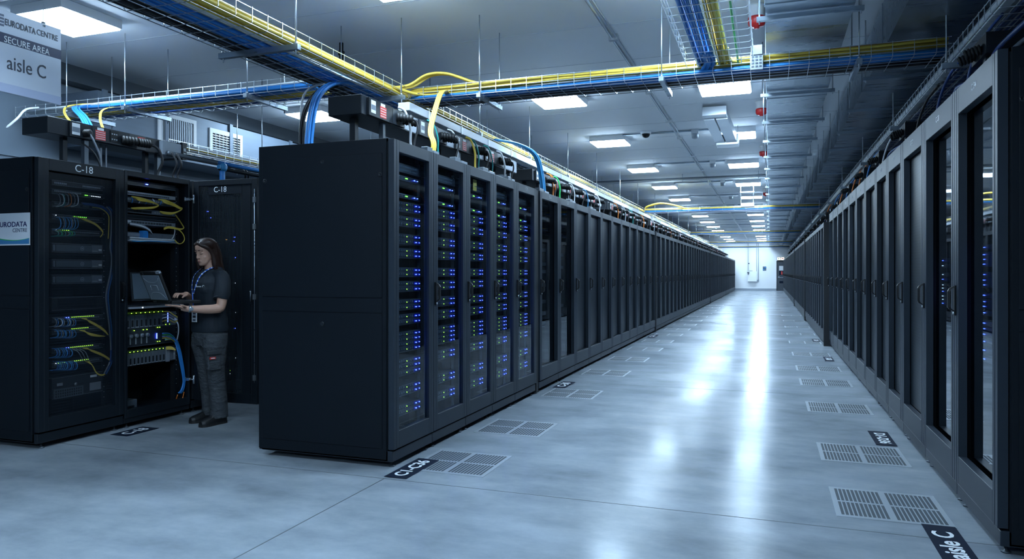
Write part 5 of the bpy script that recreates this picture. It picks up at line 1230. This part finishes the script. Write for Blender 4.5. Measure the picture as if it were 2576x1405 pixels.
# ---- trousers with cargo pocket
tr = MB()
tr.loft([ell((-.005,0,z), b_, a_, 26, ps=.9) for z, b_, a_ in ((.70,.112,.158),(.76,.126,.172),(.82,.128,.170),(.88,.122,.162),(.95,.112,.150))], 'trouser')
LEG = {}
for s_, fx, ly in ((1,-.035,.085),(-1,-.080,-.120)):
    cs = [(-.004,s_*.083,.80),(.004,s_*.088,.70),(.010+fx*.3,s_*.090,.60),(.014+fx*.5,s_*.090,.50),(.008+fx*.7,(s_*.09+ly)/2,.38),(-.004+fx*.9,ly,.24),(-.006+fx,ly,.12),(-.004+fx,ly,.055)]
    rr = [(.112,.094),(.108,.092),(.094,.082),(.082,.072),(.078,.068),(.076,.065),(.078,.064),(.082,.066)]
    tr.loft([ell(c, r[0], r[1], 20, ps=.95) for c, r in zip(cs, rr)], 'trouser')
    for (z, dx, r_) in ((.47,.05,.018),(.43,.045,.016),(.34,-.05,.016),(.22,.05,.014),(.15,-.045,.016),(.105,.05,.016),(.085,-.05,.015),(.66,.06,.015)):
        i = 0
        cx = fx*min(1,(1-z/.8)*1.3); cy = s_*.088 if z > .4 else ly
        tr.tube(smooth([(cx+dx*.6,cy-.06,z+.018),(cx+dx*1.1,cy-.01,z),(cx+dx*.9,cy+.055,z-.02)],4), interp([.004,r_,.004],9), 'trouser', 8)
link('trousers', remeshed(tr, .005, 3, 'trouser'), person)
pk = MB()
pk.obox((.060,.166,.57), (.120,.022,.150), Matrix.Rotation(math.radians(5),3,'X'), 'trouser'); pk.obox((.060,.172,.648), (.135,.028,.040), Matrix.Rotation(math.radians(5),3,'X'), 'trouser_dark')
pk.build('cargo_pocket', person, .006)
MB().obox((.080,.183,.602), (.055,.006,.020), Matrix.Rotation(math.radians(5),3,'X'), 'sticker_red').obox((.080,.1865,.602), (.036,.002,.007), Matrix.Rotation(math.radians(5),3,'X'), 'sticker_white').build('pocket_label', person)
# ---- shoes
def shoe(cx, cy, yaw):
    s = MB(); pr = [(-.105,.030,.070,.020),(-.085,.038,.085,.0),(-.04,.040,.092,.0),(.0,.038,.088,.0),(.05,.043,.066,.0),(.09,.047,.054,.0),(.125,.042,.045,.0),(.150,.026,.034,.0)]
    rings = []
    for (x, w, hh, _) in pr:
        rings.append([Vector((x, w*math.cos(a), .018+max(0,hh*math.sin(a)) if math.sin(a) > 0 else .016)) for a in [2*math.pi*k/16 for k in range(16)]])
    s.loft(rings, 'shoe')
    me = remeshed(s, .004, 2, 'shoe'); mt = Matrix.Translation((cx,cy,0)) @ Matrix.Rotation(yaw,4,'Z'); me.transform(mt)
    o = link('shoe', me, person)
    s = MB(); s.loft([[Vector((x, w*1.06*math.cos(a), z)) for a in [2*math.pi*k/16 for k in range(16)] for z in (0,)] for (x, w, hh, _) in pr for z in (0,)], 'sole') if False else None
    out = [(x, w*1.08) for x, w, _, _ in pr]; top = [(x, -w) for x, w in out]+[(.158,0)]+[(x, w) for x, w in reversed(out)]
    n = len(top); vs = [(x,y,.0) for x,y in top]+[(x,y,.022) for x,y in top]
    s = MB(); s.add(vs, [tuple(range(n)), tuple(range(2*n-1,n-1,-1))]+[(k,(k+1)%n,n+(k+1)%n,n+k) for k in range(n)], 'sole')
    m2 = s.mesh('sole', .002); m2.transform(mt); link('sole', m2, o)
    s = MB()
    for k in range(4): s.tube([(.045-.022*k,-.028,.060+.010*k),(.045-.022*k,0,.080+.010*k),(.045-.022*k,.028,.060+.010*k)], .0035, 'cable_grey' if k == 1 else 'rubber', 6)
    m3 = s.mesh('laces'); m3.transform(mt); link('laces', m3, o)
shoe(.0,.090,.10); shoe(-.040,-.122,-.03)
# ---- lanyard, badge and watch
la = MB()
for s_ in (-1, 1):
    pts = smooth([(-.078,s_*.03,1.425),(.0,s_*.079,1.402),(.060,s_*.062,1.372),(.118,s_*.050,1.320),(.146,s_*.034,1.245),(.158,s_*.010,1.165)],9)
    if s_ < 0: pts = pts
    for i in range(len(pts)-1):
        d = (pts[i+1]-pts[i]).normalized(); w_ = Vector((.25,s_*.9,.1)) if False else d.cross(Vector((1,s_*.3,.2))).normalized()*.0058
        n_ = w_.cross(d).normalized()*.0015
        la.add([pts[i]-w_-n_,pts[i]+w_-n_,pts[i+1]+w_-n_,pts[i+1]-w_-n_,pts[i]-w_+n_,pts[i]+w_+n_,pts[i+1]+w_+n_,pts[i+1]-w_+n_],[(0,1,2,3),(7,6,5,4),(0,4,5,1),(1,5,6,2),(2,6,7,3),(3,7,4,0)],'lanyard' if i % 4 else 'sticker_white')
la.tube([(.160,0,1.168),(.158,.0,1.10),(.150,.0,1.02)], .006, 'lanyard', 8)
la.build('lanyard', person)
bd = MB().obox((.150,.012,.965), (.004,.060,.100), Matrix.Rotation(.2,3,'Z'), 'sticker_white').obox((.1525,.012,.992), (.003,.034,.022), Matrix.Rotation(.2,3,'Z'), 'text_grey').obox((.1525,.012,.962), (.003,.034,.020), Matrix.Rotation(.2,3,'Z'), 'text_dark').obox((.1525,.012,.932), (.003,.030,.018), Matrix.Rotation(.2,3,'Z'), 'text_grey')
bd.build('id_badge', person)
wv = Vector((.125,-.05,.008)).normalized()
wt = MB(); c0 = Vector(LW)-wv*.018; wt.tube([c0-wv*.010, c0+wv*.010], .0305, 'zinc', 20); wt.lathe(c0+Vector((.0,.028,.0)), (.15,1,-.1), [(.016,0),(.016,.006),(.012,.008)], 'device_light', 16)
wt.build('wrist_watch', person)
# ---- laptop held on the left hand
lp_ = thing('laptop', 'rugged black open laptop with grey lid resting on the left hand of the woman', 'laptop', (PX, PY, 0), PA)
MB().box(.175,-.16,1.086,.432,.16,1.112,'rubber').build('base', lp_, .004)
kb = MB().box(.195,-.14,1.112,.37,.14,1.1135,'device_dark')
for i in range(5):
    for j_ in range(12): kb.box(.26+i*.024,-.132+j_*.022,1.1135,.279+i*.024,-.114+j_*.022,1.1165,'rubber')
kb.build('keyboard', lp_)
lid = MB(); A = math.radians(68); o_ = Vector((.438,0,1.108)); U = Vector((math.cos(A),0,math.sin(A))); N = Vector((math.sin(A),0,-math.cos(A))); Yv = Vector((0,1,0))
Rm = Matrix((U, Yv, N)).transposed()
lid.obox(o_+U*.130, (.255,.315,.018), Rm, 'rubber')
lo = lid.build('lid', lp_, .005)
mat('lid_grey', (.20,.24,.28), .35, metal=.3)
MB().obox(o_+U*.128+N*.011, (.225,.275,.006), Rm, 'lid_grey').build('lid_plate', lo, .003)
em = MB()
for pts in ([(.035,-.12),(.078,-.07),(.085,.0),(.078,.07),(.035,.12)], [(.215,-.12),(.182,-.07),(.175,.0),(.182,.07),(.215,.12)]):
    em.tube(smooth([o_+U*a+Yv*b2+N*.0145 for a, b2 in pts],4), .0022, 'device_light', 6)
for (a, b2, c2, d2) in ((.105,-.055,.150,-.052),(.150,-.052,.150,.052),(.150,.052,.105,.055)): em.tube([o_+U*a+Yv*b2+N*.0145, o_+U*c2+Yv*d2+N*.0145], .0018, 'device_light', 6)
em.build('embossed_lines', lo)
MB().obox(o_+U*.262+N*.0, (.020,.20,.026), Rm, 'rubber').obox(o_+U*.262+Yv*.13, (.024,.05,.026), Rm, 'device_light').obox(o_+U*.255-Yv*.13, (.030,.05,.026), Rm, 'rubber').build('carry_handle', lo, .003)
MB().obox(o_+U*.128-N*.0095, (.205,.27,.002), Rm, 'screen_dark').build('display', lo)
for y_ in (-.11,.11): MB().cyl((.434,y_-.022,1.106),(.434,y_+.022,1.106),.011,'rubber',12).build('hinge', lp_)
